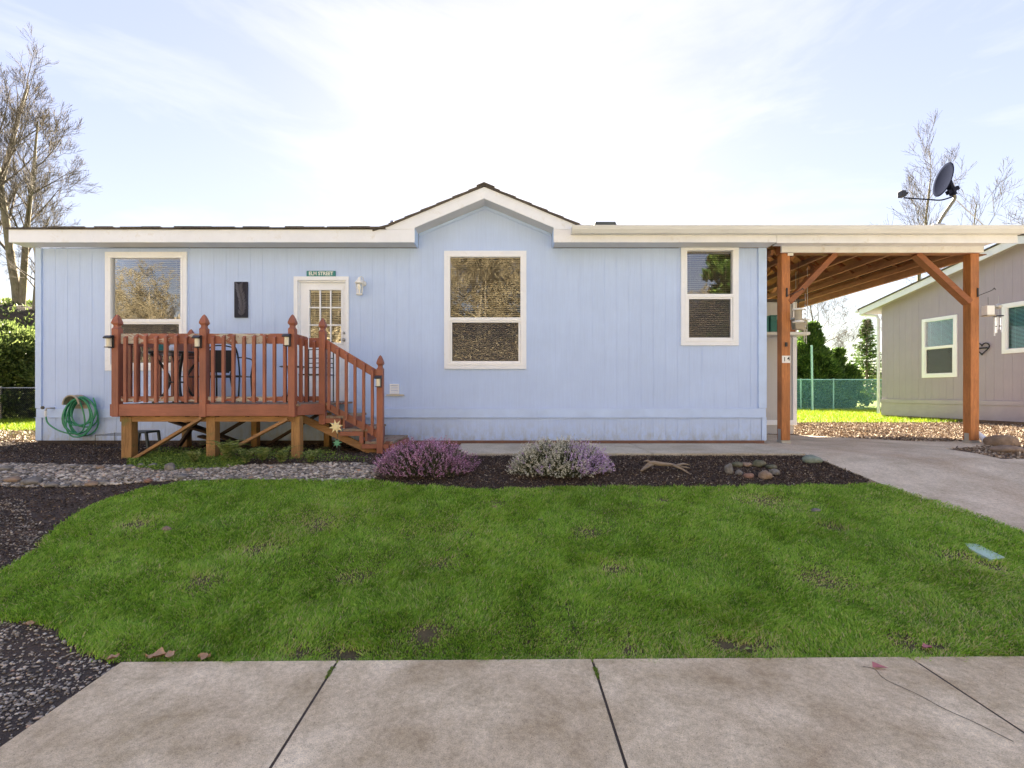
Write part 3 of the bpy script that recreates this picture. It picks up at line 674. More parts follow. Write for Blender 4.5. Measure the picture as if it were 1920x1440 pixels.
# back handrail of the stairs
# floor boards, rim
random.seed(9)
y=PY+.05; mb=MB()
while y<7.93:
    xr=-2.78 if y<6.80 else -2.55
    mb.box(-5.22,xr,y,y+.134,DZ-.03,DZ+random.random()*.003); y+=.14
mb.build('floor_boards',M['step'],deck,bevel=.003)
MB().box(-5.27,P3[0]+.02,PY+.012,PY+.05,.54,DZ-.002).build('rim_board',M['redwoodx'],deck,bevel=.004)
MB().beam((P3[0]+pw-.01,6.45,.62),(-2.60,6.80,.62),.038,.15,up=(0,0,1)).build('rim_board',M['redwoodx'],deck,bevel=.004)
MB().prism([(-2.80,6.47),(-2.60,6.79),(-2.80,6.79)],DZ-.032,DZ-.004,'z').build('corner_floor_board',M['step'],deck)
MB().box(-5.27,-5.235,PY+.10,7.93,.54,DZ-.035).build('rim_board',M['redwood'],deck,bevel=.004)
mb=MB()
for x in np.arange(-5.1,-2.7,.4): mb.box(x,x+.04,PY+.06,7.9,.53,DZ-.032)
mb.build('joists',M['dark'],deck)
MB().box(-5.2,-2.85,PY+.09,PY+.13,.46,.535).build('support_beam',M['roughx'],deck,bevel=.004)
for x,w_,y in ((-5.175,.14,6.44),(-4.035,.12,6.44),(-2.905,.12,6.46),(-5.15,.09,7.6),(-4.05,.09,7.6),(-2.9,.09,7.6)):
    MB().box(x,x+w_,y,y+.12,-.2,.53).build('support_post',M['rough'],deck,bevel=.008)
for p_,q_ in (((-4.97,6.42,-.03),(-4.06,6.42,.52)),((-3.80,6.42,.03),(-2.92,6.42,.50)),((-4.0,7.62,.50),(-4.9,7.62,-.03)),((-3.0,7.62,.50),(-3.8,7.62,.02)),((-5.12,7.5,.02),(-4.72,7.4,.5))):
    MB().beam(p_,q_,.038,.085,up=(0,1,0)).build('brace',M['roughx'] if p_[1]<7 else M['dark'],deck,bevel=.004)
# steps
ST=[(.52,-2.60,-2.30),(.335,-2.33,-1.98),(.155,-2.02,-1.62)]
for z,a,b_ in ST:
    MB().box(a,b_,6.84,7.88,z-.035,z).build('tread',M['step'],deck,bevel=.004)
    MB().box(b_-.05,b_-.012,6.86,7.86,max(z-.18,.0),z-.037).build('riser',M['redwood'],deck,bevel=.003)
MB().box(-1.63,-1.60,6.84,7.86,-.02,.118).build('riser',M['redwood'],deck)
for yy in (6.90,7.80):
    MB().prism([(-2.95,.54),(-1.72,-.05),(-1.95,-.05),(-3.1,.5)],yy,yy+.038,'y').build('stringer',M['roughx'],deck,bevel=.003)
for z,a,b_ in ST:
    MB().box(a-.04,b_-.055,6.815,6.838,z-.10,z-.037).build('step_trim',M['redwoodx'],deck,bevel=.003)
    MB().box(b_-.115,b_-.055,6.815,6.838,max(z-.205,-.02),z-.102).build('step_trim',M['redwood'],deck,bevel=.003)
# solar lights on the posts
def solar(x,y,z,label):
    t=thing('solar_light',label,'lamp',(x,y,z),'solar lights on the deck posts')
    MB().box(x+.0,x+.075,y-.02,y,z-.075,z+.085).build('bracket',M['black'],t,bevel=.006)
    m=MB(); m.prism([(y-.02,z+.06),(y-.085,z+.045),(y-.09,z+.06),(y-.06,z+.085),(y-.02,z+.095)],x-.01,x+.085,'x'); m.build('housing',M['black'],t,bevel=.003); MB().box(x+.0,x+.075,y-.078,y-.02,z-.07,z-.06).build('tray',M['black'],t)
    m=MB(); m.tube([(x+.0375,y-.045,z-.058),(x+.0375,y-.045,z+.055)],.029,14); m.build('lens',M['lens'],t,smooth=False)
solar(P1[0]-.03,PY-.001,1.515,'black solar light with cream lens on the left corner post of the deck')
solar(P2[0]-.03,PY-.001,1.515,'black solar light with cream lens on the middle front deck post')
solar(P3[0]-.03,PY-.001,1.535,'black solar light with cream lens on the right front deck post')
solar(P5[0]+.0,6.80-.001,1.00,'black solar light with cream lens on the short post at the foot of the steps')
# patio furniture on the deck
def arc3(c,r,a0,a1,n,plane='xz'):
    out=[]
    for t in np.linspace(a0,a1,n):
        u,v_=r*math.cos(t),r*math.sin(t); out.append((c[0]+u,c[1],c[2]+v_) if plane=='xz' else (c[0]+u,c[1]+v_,c[2]))
    return out
def patio_chair(cx_,cy_,rz,label):
    t=thing('patio_chair',label,'chair',(0,0,0),'black metal patio chairs on the deck')
    w_=.25
    m=MB(); m.add([(-w_,-.24,.42),(w_,-.24,.42),(w_,.22,.40),(-w_,.22,.40)],[(0,1,2,3)]); m.box(-w_,w_,-.24,.22,.385,.399); m.build('seat',M['blackfab'],t)
    m=MB(); m.add([(-w_*.8,.22,.46),(w_*.8,.22,.46),(w_*1.0,.32,.76),(-w_*1.0,.32,.76),(-w_*.8,.235,.46),(w_*.8,.235,.46),(w_*1.0,.335,.76),(-w_*1.0,.335,.76)],[(0,3,2,1),(4,5,6,7),(2,3,7,6),(0,1,5,4),(1,2,6,5),(3,0,4,7)]); m.build('backrest',M['blackfab'],t)
    m=MB(); m.tube(cr([(-w_,.20,.41),(-w_*1.02,.30,.72),(-w_*.8,.345,.84),(0,.36,.875),(w_*.8,.345,.84),(w_*1.02,.30,.72),(w_,.20,.41)]),.011,7); m.build('back_frame',M['black'],t,smooth=True)
    for s in (-1,1):
        m=MB(); m.tube(cr([(s*w_,.28,.66),(s*(w_+.03),.1,.67),(s*(w_+.03),-.18,.66),(s*(w_+.02),-.26,.60)]),.011,7); m.build('armrest',M['black'],t,smooth=True)
        m=MB(); m.tube([(s*(w_+.02),-.26,.60),(s*w_,-.24,.41),(s*(w_+.01),-.27,.01)],.012,7); m.build('leg',M['black'],t,smooth=True)
        m=MB(); m.tube([(s*w_,.20,.42),(s*(w_+.01),.28,.01)],.012,7); m.build('leg',M['black'],t,smooth=True)
    t.location=(cx_,cy_,DZ+.003); t.rotation_euler=(0,0,rz); return t
patio_chair(-4.22,7.25,PI+.15,'black sling patio chair on the deck behind the middle front post')
patio_chair(-4.72,7.55,-1.9,'black sling patio chair on the deck in front of the left window')
def patio_table():
    t=thing('patio_table','black metal patio table with curved legs at the left end of the deck','table',(-4.78,6.98,DZ+.003))
    o=Vector((-4.78,6.98,DZ+.003)); ox,oy,oz=o
    MB().lathe((ox,oy,oz+.70),[(.40,0),(.415,.008),(.415,.022),(.40,.03)],28).build('tabletop',M['black'],t)
    for kk in range(4):
        a=PI/4+kk*PI/2; c_,s_=math.cos(a),math.sin(a)
        pts=cr([(ox+.32*c_,oy+.32*s_,oz+.70),(ox+.20*c_,oy+.20*s_,oz+.55),(ox+.10*c_,oy+.10*s_,oz+.34),(ox+.16*c_,oy+.16*s_,oz+.14),(ox+.30*c_,oy+.30*s_,oz)])
        MB().tube(pts,.018,8).build('leg',M['black'],t,smooth=True)
    MB().tube(arc3((ox,oy,oz+.3),.105,0,2*PI-.3,16,'xy'),.01,6,closed=True).build('leg_ring',M['black'],t)
patio_table()
def side_table(cx_,cy_):
    z=DZ+.003; t=thing('side_table','small black wrought iron side table with scrollwork near the door','table',(cx_,cy_,z))
    MB().lathe((cx_,cy_,z+.53),[(.17,0),(.19,.006),(.19,.014),(.17,.02)],24).build('tabletop',M['black'],t)
    for kk in range(3):
        a=kk*2*PI/3+.4; c_,s_=math.cos(a),math.sin(a)
        MB().tube([(cx_+.14*c_,cy_+.14*s_,z+.53),(cx_+.1*c_,cy_+.1*s_,z+.3),(cx_+.16*c_,cy_+.16*s_,z)],.008,6).build('leg',M['black'],t)
    m=MB()
    for s in (-1,1):
        for r in (.055,.035): m.tube(arc3((cx_+s*.07,cy_-.1,z+.06),r,0,PI*1.6,12),.006,5)
    m.build('scrollwork',M['black'],t)
side_table(-3.25,7.3)
t=thing('folding_chair','slim black metal chair with ladder back beside the door','chair',(-2.98,7.55,DZ+.003))
m=MB(); m.box(-3.2,-2.78,7.38,7.74,DZ+.42,DZ+.44); m.build('seat',M['black'],t)
for a in (-3.19,-2.79):
    for b_,h in ((7.39,.42),(7.73,.85)): MB().tube([(a,b_,DZ+.004),(a,b_,DZ+h)],.010,6).build('leg',M['black'],t)
m=MB()
for zz in (.55,.62,.70,.84): m.tube([(-3.19,7.73,DZ+zz),(-2.99,7.76,DZ+zz+.01),(-2.79,7.73,DZ+zz)],.008,6)
m.build('backrest',M['black'],t)
pt=thing('planter_tin','small teal tin on the patio table','planter',(-4.98,6.95,DZ+.734))
MB().lathe((-4.98,6.95,DZ+.734),[(.05,0),(.065,.10),(.068,.10),(.068,.108)],16).build('tin',M['teal'],pt)
MB().lathe((-4.98,6.95,DZ+.734),[(.055,.085),(.055,.095)],16).build('soil',M['mulch'],pt)
pt=thing('glass_jar','clear pale jar on the patio table','jar',(-4.80,6.9,DZ+.734))
MB().lathe((-4.80,6.9,DZ+.734),[(.04,0),(.045,.02),(.045,.08),(.03,.10)],16).build('body',M['bluegrey'],pt,smooth=True)
MB().lathe((-4.80,6.9,DZ+.834),[(.032,0),(.032,.015)],16).build('lid',M['galv'],pt)
# plastic stool and wire plant stand under / beside deck
t=thing('plastic_stool','dark blue-grey plastic stool standing at the left end under the deck','stool',(-5.27,6.95,-.01))
MB().box(-5.42,-5.12,6.82,7.1,.27,.30).build('seat',M['plastic'],t,bevel=.02)
for a,b_ in ((-5.42,6.83),(-5.14,6.83),(-5.42,7.07),(-5.14,7.07)):
    c_=-.04 if a<-5.3 else .04; MB().beam((a+.01+c_,b_,-.03),(a+.01,b_,.28),.035,.03).build('leg',M['plastic'],t,bevel=.005)
t=thing('wire_stand','thin black wire plant stand on the mulch left of the deck','plant stand',(-5.85,7.2,-.01))
m=MB()
for zz in (.23,.05): m.tube([(-6.0,7.0,zz),(-5.6,7.0,zz),(-5.6,7.35,zz),(-6.0,7.35,zz)],.004,5,closed=True)
m.tube([(-6.0,7.17,.23),(-5.6,7.17,.23)],.004,5); m.build('shelf',M['black'],t)
for a in (-6.0,-5.6):
    for b_ in (7.0,7.35): MB().tube([(a,b_,-.02),(a,b_,.24)],.004,5).build('leg',M['black'],t)
# fallen dark board heap under the deck
random.seed(2)
for i,(p_,q_) in enumerate((((-5.1,7.3,.42),(-4.5,7.35,.22)),((-4.9,7.4,.36),(-4.1,7.3,.10)),((-4.6,7.2,.2),(-3.95,7.25,.02)))):
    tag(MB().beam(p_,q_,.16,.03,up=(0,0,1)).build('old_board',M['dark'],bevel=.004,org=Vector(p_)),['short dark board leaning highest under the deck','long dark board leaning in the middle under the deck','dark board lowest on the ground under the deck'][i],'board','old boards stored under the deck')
# ------------------------------------------------------------------ carport
cp=thing('carport','open cedar carport with white eave attached to the blue house','carport',(6.2,8.0,0))
PXL,PXR_=4.586,7.735
for x0,z1 in ((PXL,3.17),(PXR_,3.17)):
    p=MB().box(x0,x0+.14,8.0,8.14,.055,z1).build('post',M['cedar'],cp,bevel=.005)
    m=MB(); m.box(x0-.004,x0+.144,7.996,8.144,.0,.05); m.box(x0-.006,x0-.001,8.03,8.11,.045,.24 if x0<5 else .17); m.build('post_base',M['galv'],p)
for x0 in (4.6,PXR_): MB().box(x0,x0+.14,15.1,15.24,0,3.17).build('post',M['cedar'],cp,bevel=.005)
MB().box(4.56,7.91,7.955,7.998,3.175,3.30).build('beam_cladding',M['cream'],cp,bevel=.003)
MB().box(4.56,7.89,8.0,8.14,3.171,3.34).build('front_beam',M['cedarx'],cp,bevel=.004)
MB().box(4.56,7.89,15.1,15.24,3.171,3.34).build('rear_beam',M['cedarx'],cp,bevel=.004)
MB().box(4.68,4.77,7.985,7.999,3.13,3.17).build('beam_clip',M['white'],cp)
MB().beam((4.72,8.06,2.36),(5.50,8.06,3.175),.09,.13,up=(0,1,0)).build('knee_brace',M['cedarx'],cp,bevel=.004)
MB().beam((7.74,8.06,2.36),(6.86,8.06,3.175),.09,.13,up=(0,1,0)).build('knee_brace',M['cedarx'],cp,bevel=.004)
MB().box(4.325,8.175,FY-.02,FY,EB-.012,3.455).build('fascia',M['cream'],cp,bevel=.003)
MB().box(4.40,7.9,FY,7.953,EB+.02,EB+.035).build('soffit',M['cream'],cp)
m=MB(); roofslab(m,4.43,8.2,.002,.03); m.build('roof',M['shingle'],cp)
m=MB(); roofslab(m,4.43,8.15,-.018,-.001); m.build('sheathing',M['sheath'],cp)
for s in (1,):
    m=MB(); z=lambda y:3.468+(min(y,23.3-y)-FY)*.25
    for ya,yb in ((FY+.001,11.65),(11.65,15.6)):
        m.prism([(ya,z(ya)-.17),(yb,z(yb)-.17),(yb,z(yb)-.02),(ya,z(ya)-.02)],8.152,8.172,'x')
    m.build('rake_board',M['cream'],cp)
def truss(x):
    t=MB(); zc=3.345; x0,x1=x-.019,x+.019; z=lambda y:3.448+(min(y,23.3-y)-FY)*.25
    t.box(x0,x1,8.142,15.098,3.18+.0,3.27)
    for ya,yb in ((8.142,11.65),(11.65,15.55)): t.prism([(ya,z(ya)-.09),(yb,z(yb)-.09),(yb,z(yb)-.003),(ya,z(ya)-.003)],x0,x1,'x')
    for a,b_ in ((9.3,10.3),(10.3,11.65),(13.0,11.65),(13.0,14.0)): t.beam((x,a,3.27),(x,b_,z(b_)-.09),.036,.085,up=(1,0,0))
    return t
for x in (4.5,4.89,5.44,5.97,6.5,7.05,7.6):
    truss(x).build('truss',M['cedary'],cp)
MB().box(7.78,7.86,8.15,15.1,3.10,3.33).build('side_beam',M['cedary'],cp,bevel=.004)
MB().prism([(8.15,3.332),(15.1,3.332),(15.1,3.54),(11.65,4.42),(8.15,3.54)],7.80,7.84,'x').build('gable_panel',M['cedary'],cp)
MB().box(7.785,7.80,8.2,15.0,3.40,3.52).build('gable_batten',M['dark'],cp)
MB().prism([(15.24,3.342),(15.3,3.342),(15.3,3.52),(15.24,3.52)],4.56,7.89,'x').build('rear_blocking',M['sheath'],cp)
MB().box(7.865,8.15,8.15,15.1,3.19,3.205).build('side_soffit',M['sheath'],cp)
q=((1466.5-CX)*k,(1482.5-CX)*k); zz=CAMZ+(CY-674)*k
npl=MB().box(PXL+.002,PXL+.138,7.990,7.999,zz-.058,zz+.062).build('number_plate',M['white'],cp,label='white house number plate reading 14')
text('numeral','1',.10,(PXL+.04,7.989,zz),M['ink'],npl,offset=.0004); text('numeral','4',.10,(PXL+.105,7.989,zz+.01),M['ink'],npl,offset=.0004)
MB().box(PXL+.05,PXL+.085,7.98,7.999,CAMZ+(CY-650)*k,CAMZ+(CY-642)*k).build('screw_hook',M['black'],cp)
# shed wall behind the left post
sh=thing('storage_shed','narrow pale grey shed beside the house under the carport','shed',(5.1,9.6,0))
m=MB(); wall_strips(m,4.35,5.72,9.62,.24,lambda x:2.66,[],step=.41); m.box(4.34,5.75,9.62,11.2,.02,2.66); m.build('wall',M['shed'],sh)
MB().box(5.72,5.80,9.59,9.66,.2,2.66).build('corner_board',M['trim'],sh,bevel=.003)
MB().box(4.34,5.80,9.585,9.612,.20,.30).build('belt_board',M['trim'],sh,bevel=.003)
MB().box(4.33,5.9,9.5,11.3,2.665,2.70).build('roof',M['shingle'],sh)
# hanging shelf with goods
sf=thing('hanging_shelf','grey shelf hung on chains behind the left carport post','shelf',(5.1,9.1,1.9))
zs=CAMZ+(CY-624)*9.1/F
MB().box(4.42,5.66,8.95,9.35,zs-.055,zs).build('board',M['galv'],sf,bevel=.004)
for xx in (5.62,):
    for yy in (8.97,9.33): MB().tube([(xx,yy,zs),(xx,yy,3.2)],.004,5).build('chain',M['galv'],sf)
def crate(name,label,cat,x0,x1,y0,y1,z0,z1,mat,lid=None):
    t=thing(name,label,cat,((x0+x1)/2,(y0+y1)/2,z0)); m=MB(); m.box(x0,x1,y0,y1,z0,z1); 
    for zz in (.35,.7): m.box(x0-.004,x1+.004,y0-.004,y1+.004,z0+(z1-z0)*zz,z0+(z1-z0)*zz+.012)
    m.build('body',mat,t,bevel=.006); MB().box(x0-.012,x1+.012,y0-.012,y1+.012,z1,z1+.02).build('lid',lid or mat,t,bevel=.005)
crate('storage_bin','dark teal plastic bin on the hanging shelf','storage bin',4.95,5.07,9.0,9.3,zs+.001,zs+.30,M['binteal'])
crate('storage_bin','second dark teal bin on the hanging shelf, next to the house wall','storage bin',4.46,4.92,9.0,9.3,zs+.001,zs+.28,M['binteal'])
crate('wooden_box','orange-brown wooden box on the hanging shelf right of the bins','box',5.09,5.42,9.0,9.3,zs+.001,zs+.22,M['cedarx'])
# things hanging from brackets on both carport posts
def bracket(x,label):
    t=thing('plant_hook',label,'hook',(x,8.0,2.4),'black hooks on the carport posts')
    z=CAMZ+(CY-548)*k
    m=MB(); m.box(x-.01,x+.01,7.985,7.999,z-.08,z+.07); m.build('mount',M['black'],t)
    m=MB(); m.tube(cr([(x,7.99,z-.06),(x+.1,7.97,z-.02),(x+.21,7.96,z+.03),(x+.24,7.96,z+.06),(x+.26,7.96,z+.03)]),.006,6); m.build('arm',M['black'],t); return z
zb_=bracket(PXL+.08,'black hook arm on the left carport post'); bracket(PXR_+.11,'black hook arm on the right carport post')
t=thing('hanging_bird_feeder','cylindrical tan bird feeder with white rims hung by the left carport post','bird feeder',(4.80,7.92,1.98))
x,y=4.80,7.90; z=CAMZ+(CY-606)*k
MB().lathe((x,y,z),[(.055,.03),(.055,.20)],16).build('body',M['tan'],t,smooth=False)
for zz in (0,.20): MB().lathe((x,y,z+zz),[(.085,0),(.085,.02),(.05,.03)],16).build('rim',M['white'],t)
MB().tube([(x,y,z+.22),(x+.04,y+.05,z+.4)],.003,5).build('wire',M['black'],t)
t=thing('wind_chime','silver wind chime with beads hanging beside the left carport post','wind chime',(4.98,7.95,1.7))
x,y=4.95,7.96; m=MB(); m.tube([(x,y,2.5),(x,y,2.3)],.003,5); 
for i in range(6): m.lathe((x,y,2.28-.07*i),[(.004,0),(.016,.015),(.004,.03)],8)
m.build('bead_string',M['galv'],t,smooth=True)
for kk in range(4): MB().tube([(x+.02*math.cos(kk*1.57),y+.02*math.sin(kk*1.57),1.9),(x+.02*math.cos(kk*1.57),y+.02*math.sin(kk*1.57),1.66+.03*kk)],.005,6).build('tube',M['galv'],t)
t=thing('hanging_box','small pale square bird box hanging right of the wind chime','bird box',(5.12,8.5,2.0))
MB().prism([(5.12,1.98),(5.30,1.96),(5.33,2.13),(5.10,2.16)],8.5,8.62,'y').build('body',M['tan'],t,bevel=.003)
MB().beam((5.08,8.56,2.17),(5.36,8.56,2.14),.16,.015,up=(0,0,1)).build('lid',M['trim'],t)
MB().tube([(5.2,8.56,2.17),(5.2,8.56,3.2)],.003,5).build('wire',M['black'],t)
t=thing('hanging_box','small white box hung by wires from the right carport post hook','bird box',(8.0,7.93,2.06))
x0,x1=(1840-CX)*k,(1854-CX)*k; z0=CAMZ+(CY-592)*k
MB().box(x0,x1,7.9,8.0,z0,z0+.155).build('body',M['white'],t,bevel=.006)
MB().box(x0-.01,x1+.01,7.89,8.01,z0-.015,z0-.001).build('tray',M['tan'],t)
MB().tube([((x0+x1)/2,7.95,z0+.156),((x0+x1)/2,7.95,z0+.30)],.003,5).build('wire',M['black'],t)
t=thing('wind_chime','copper-capped wind chime hanging right of the right carport post','wind chime',(8.14,7.95,1.8))
x,y=(1866-CX)*k,7.95; zc=CAMZ+(CY-594)*k
MB().lathe((x,y,zc),[(.07,0),(.065,.012),(.01,.02)],16).build('cap',M['black'],t)
m=MB(); m.tube([(x,y,zc+.02),(x,y,zc+.34)],.003,5); m.lathe((x,y,zc+.12),[(.01,0),(.05,.03),(.05,.06),(.01,.09)],10); m.build('hanger',M['galv'],t)
for kk in range(5):
    a=kk*2*PI/5; MB().tube([(x+.045*math.cos(a),y+.045*math.sin(a),zc-.01),(x+.045*math.cos(a),y+.045*math.sin(a),zc-.22-.05*(kk%3))],.009,8).build('tube',M['trim'],t)
MB().lathe((x,y,zc-.17),[(.035,0),(.035,.012)],12).build('clapper',M['black'],t)
m=MB(); m.tube([(7.90,8.1,.6),(7.90,8.08,.2),(7.95,7.96,.05)],[.035,.035,.05],10); m.tube([(7.90,8.1,.59),(7.90,8.1,3.35)],.035,10)
m.build('downspout',M['vinyl'],cp)
# satellite dish on carport roof
ds=thing('satellite_dish','grey satellite dish on a bent mast above the carport roof','satellite dish',(7.25,8.1,3.6))
yd=8.15; kd=yd/F
def pt_(px,py,y=yd): return Vector(((px-CX)*y/F,y,CAMZ+(CY-py)*y/F))
m=MB(); m.tube(cr([pt_(1757,424),pt_(1768,405),pt_(1782,385),pt_(1790,372),pt_(1787,362)]),.026,10); m.build('mast',M['mast'],ds,smooth=True)
b0=pt_(1757,424); m=MB(); m.box(b0.x-.12,b0.x+.07,yd-.08,yd+.08,b0.z-.13,b0.z+.02); m.build('mount_foot',M['galv'],ds,bevel=.01)
m=MB(); cen=pt_(1769,337); ax=Vector((-.965,.20,.17)).normalized(); u=Vector((0,1,0)); u=(u-ax*u.dot(ax)).normalized(); v_=ax.cross(u)
vs=[];fs=[];nr,na=7,36
for side in (0,1):
    for i in range(nr):
        r=i/(nr-1)
        for j in range(na):
            t_=2*PI*j/na; vs.append(cen+u*(.25*r*math.cos(t_))+v_*(.275*r*math.sin(t_))+ax*(.028*r*r-.02-.006*side))
    o_=side*nr*na
    for i in range(nr-1):
        for j in range(na): fs.append((o_+i*na+j,o_+i*na+(j+1)%na,o_+(i+1)*na+(j+1)%na,o_+(i+1)*na+j))
e=(nr-1)*na
for j in range(na): fs.append((e+j,e+(j+1)%na,nr*na+e+(j+1)%na,nr*na+e+j))
m.add(vs,fs); m.build('dish',M['dish'],ds,smooth=True)
bk=cen-ax*.06
m=MB(); m.beam(bk,pt_(1788,366),.10,.05); m.beam(pt_(1776,362),pt_(1796,352),.07,.07); m.build('back_bracket',M['dish'],ds,bevel=.01)
m=MB(); m.tube(cr([pt_(1788,368),pt_(1765,375),pt_(1740,374),pt_(1695,371)]),.012,8); m.build('feed_arm',M['dish'],ds,smooth=True)
m=MB(); f0=pt_(1692,364); m.box(f0.x-.045,f0.x+.03,yd-.05,yd+.05,f0.z-.05,f0.z+.05); m.tube([f0,f0+Vector((.09,0,.02))],.022,10); m.build('receiver',M['black'],ds,bevel=.008)
m=MB(); m.tube([pt_(1793,375),pt_(1846,424)],.007,6); m.build('stay_rod',M['galv'],ds)
# ------------------------------------------------------------------ neighbour house (local frame: x along its gable wall, outward is -y)
nb=thing('neighbour_house','mauve grey house with gable end and white windows beyond the carport','house',(12.5,16.0,0))
nb.rotation_euler=(0,0,math.atan2(-.99,.143)); ORI[nb.name]=Vector((0,0,0))
NL=8.0; NW=3.72
def ntop(x): return NW+.235*min(x,NL-x)
nh=[(1.36+.07,2.36-.07,1.29+.07,3.07-.07),(3.455+.07,4.95-.07,1.86+.07,3.16-.07)]
m=MB(); wall_strips(m,0.02,NL,0,.60,lambda x:NW-.006,nh,step=.2032); wall_strips(m,0.02,NL,0,NW+.006,lambda x:max(ntop(x),NW+.007),[],step=.2032,brk=(NL/2,))
wall_back(m,0,NL,0,.12,.08,ntop,nh,brk=(NL/2,)); m.box(0,.12,.12,8,.08,NW); m.box(NL-.12,NL,.12,8,.08,NW); m.build('wall',M['mauve'],nb)
m=MB(); m.box(0,NL,-.02,-.001,.10,.50); m.build('skirting',M['mauvetrim'],nb); m=MB(); m.box(-.01,NL,-.035,-.001,.505,.63); m.build('belt_board',M['mauvetrim'],nb,bevel=.003)
m=MB(); m.box(0.1,NL,-.01,.1,-.02,.095); m.build('sill_board',M['bark'],nb)
nm={'trim':M['vinyl'],'vinyl':M['vinyl'],'blind':M['blindt'],'glass':M['glassn']}
window(nb,1.36,2.36,1.29,3.07,.07,2.2,0,nm); window(nb,3.455,4.95,1.86,3.16,.07,4.2,0,nm,horiz=True)
m=MB(); m.box(.2,7.8,.9,.95,.5,3.6); m.build('interior_wall',M['inside'],nb)
OV=.55
for s in (0,1):
    X=lambda x: x if not s else NL-x
    pl=[(X(-OV),ntop(0)-.235*OV-.10),(X(NL/2),ntop(NL/2)-.10+.0),(X(NL/2),ntop(NL/2)+.10),(X(-OV),ntop(0)-.235*OV+.09)]
    if s: pl=pl[::-1]
    m=MB(); m.prism(pl,-.32,-.30,'y'); m.build('rake_board',M['bluegrey'],nb,bevel=.003)
    pl=[(X(-OV-.03),ntop(0)-.235*(OV+.03)+.092),(X(NL/2),ntop(NL/2)+.102),(X(NL/2),ntop(NL/2)+.14),(X(-OV-.03),ntop(0)-.235*(OV+.03)+.13)]
    if s: pl=pl[::-1]
    m=MB(); m.prism(pl,-.35,8.4,'y'); m.build('roof',M['shingle'],nb)
    pl=[(X(-OV),ntop(0)-.235*OV-.04),(X(NL/2),ntop(NL/2)-.02),(X(NL/2),ntop(NL/2)-.0),(X(-OV),ntop(0)-.235*OV-.02)]
    if s: pl=pl[::-1]
    m=MB(); m.prism(pl,-.30,8.3,'y'); m.build('soffit',M['mauvetrim'],nb)
m=MB(); m.box(-OV-.14,-OV-.02,-.34,8.4,NW-.13,NW-.02); m.build('gutter',M['bluegrey'],nb,bevel=.01)
m=MB(); m.tube([(-OV-.08,-.2,NW-.13),(-OV-.05,-.15,NW-.2),(-.12,-.06,NW-.3),(-.06,-.06,NW-.42),(-.06,-.06,.15)],.045,8); m.build('downspout',M['bluegrey'],nb)
m=MB(); hx_,hz_=3.0,2.05
hp=[(hx_+.011*16*math.sin(t)**3,-.03,hz_+.011*(13*math.cos(t)-5*math.cos(2*t)-2*math.cos(3*t)-math.cos(4*t))) for t in np.linspace(0,2*PI,28,endpoint=False)]
ht=thing('heart_ornament','small dark heart ornament on the mauve neighbour wall','ornament',(0,0,0)); ht.location=nb.location; ht.rotation_euler=nb.rotation_euler
m.tube(hp,.014,6,closed=True); m.build('outline',M['slate'],ht)
m=MB(); m.box(hx_-.13,hx_+.13,-.035,-.02,hz_-.02,hz_+.02); m.build('banner',M['slate'],ht)
# ------------------------------------------------------------------ chain link fence behind (green)
def chainfence(x0,x1,y,h,label,posts,pitch=.06,mat='fencemesh',pm='fence',r=.0035):
    t=thing('chain_link_fence',label,'fence',(x0,y,0)); W=x1-x0
    V=[];mbx=MB()
    n=int((W+h)/pitch)
    def strand(a,b,c,d):
        mbx.add([(a,y-r,b),(a,y+r,b+r),(c,y+r,d+r),(c,y-r,d),(a+2*r,y,b-r),(c+2*r,y,d-r)],[(0,1,2,3),(0,3,5,4)])
    for i in range(n):
        s=i*pitch
        a0,b0=max(0,s-h),min(s,W); strand(x0+a0,.03+s-a0,x0+b0,.03+s-b0)
        strand(x1-a0,.03+s-a0,x1-b0,.03+s-b0)
    mbx.build('mesh',M[mat],t)
    for px_ in posts: MB().tube([(px_,y+.03,0),(px_,y+.03,h+.08)],.03,8).build('post',M[pm],t)
    MB().tube([(x0,y+.03,h+.03),(x1,y+.03,h+.03)],.022,8).build('top_rail',M[pm],t)
chainfence(11.0,18.2,22,1.4,'green chain link fence across the back of the yard beside the neighbour house',(11.0,13.5,15.0,18.2))
chainfence(-17.5,-9.0,14.2,.95,'low dark chain link fence at the foot of the hedge left of the house',(-17.5,-15.0,-12.5,-9.0),mat='black',pm='galv')
t=thing('fence_pole','tall pale green pole standing at the chain link fence','pole',(13.65,21.5,0))
MB().tube([(13.70,21.5,0),(13.66,21.5,2.9)],.045,10).build('pole',M['fence'],t); MB().lathe((13.66,21.5,2.9),[(.05,0),(.045,.04),(.01,.06)],10).build('cap',M['fence'],t)
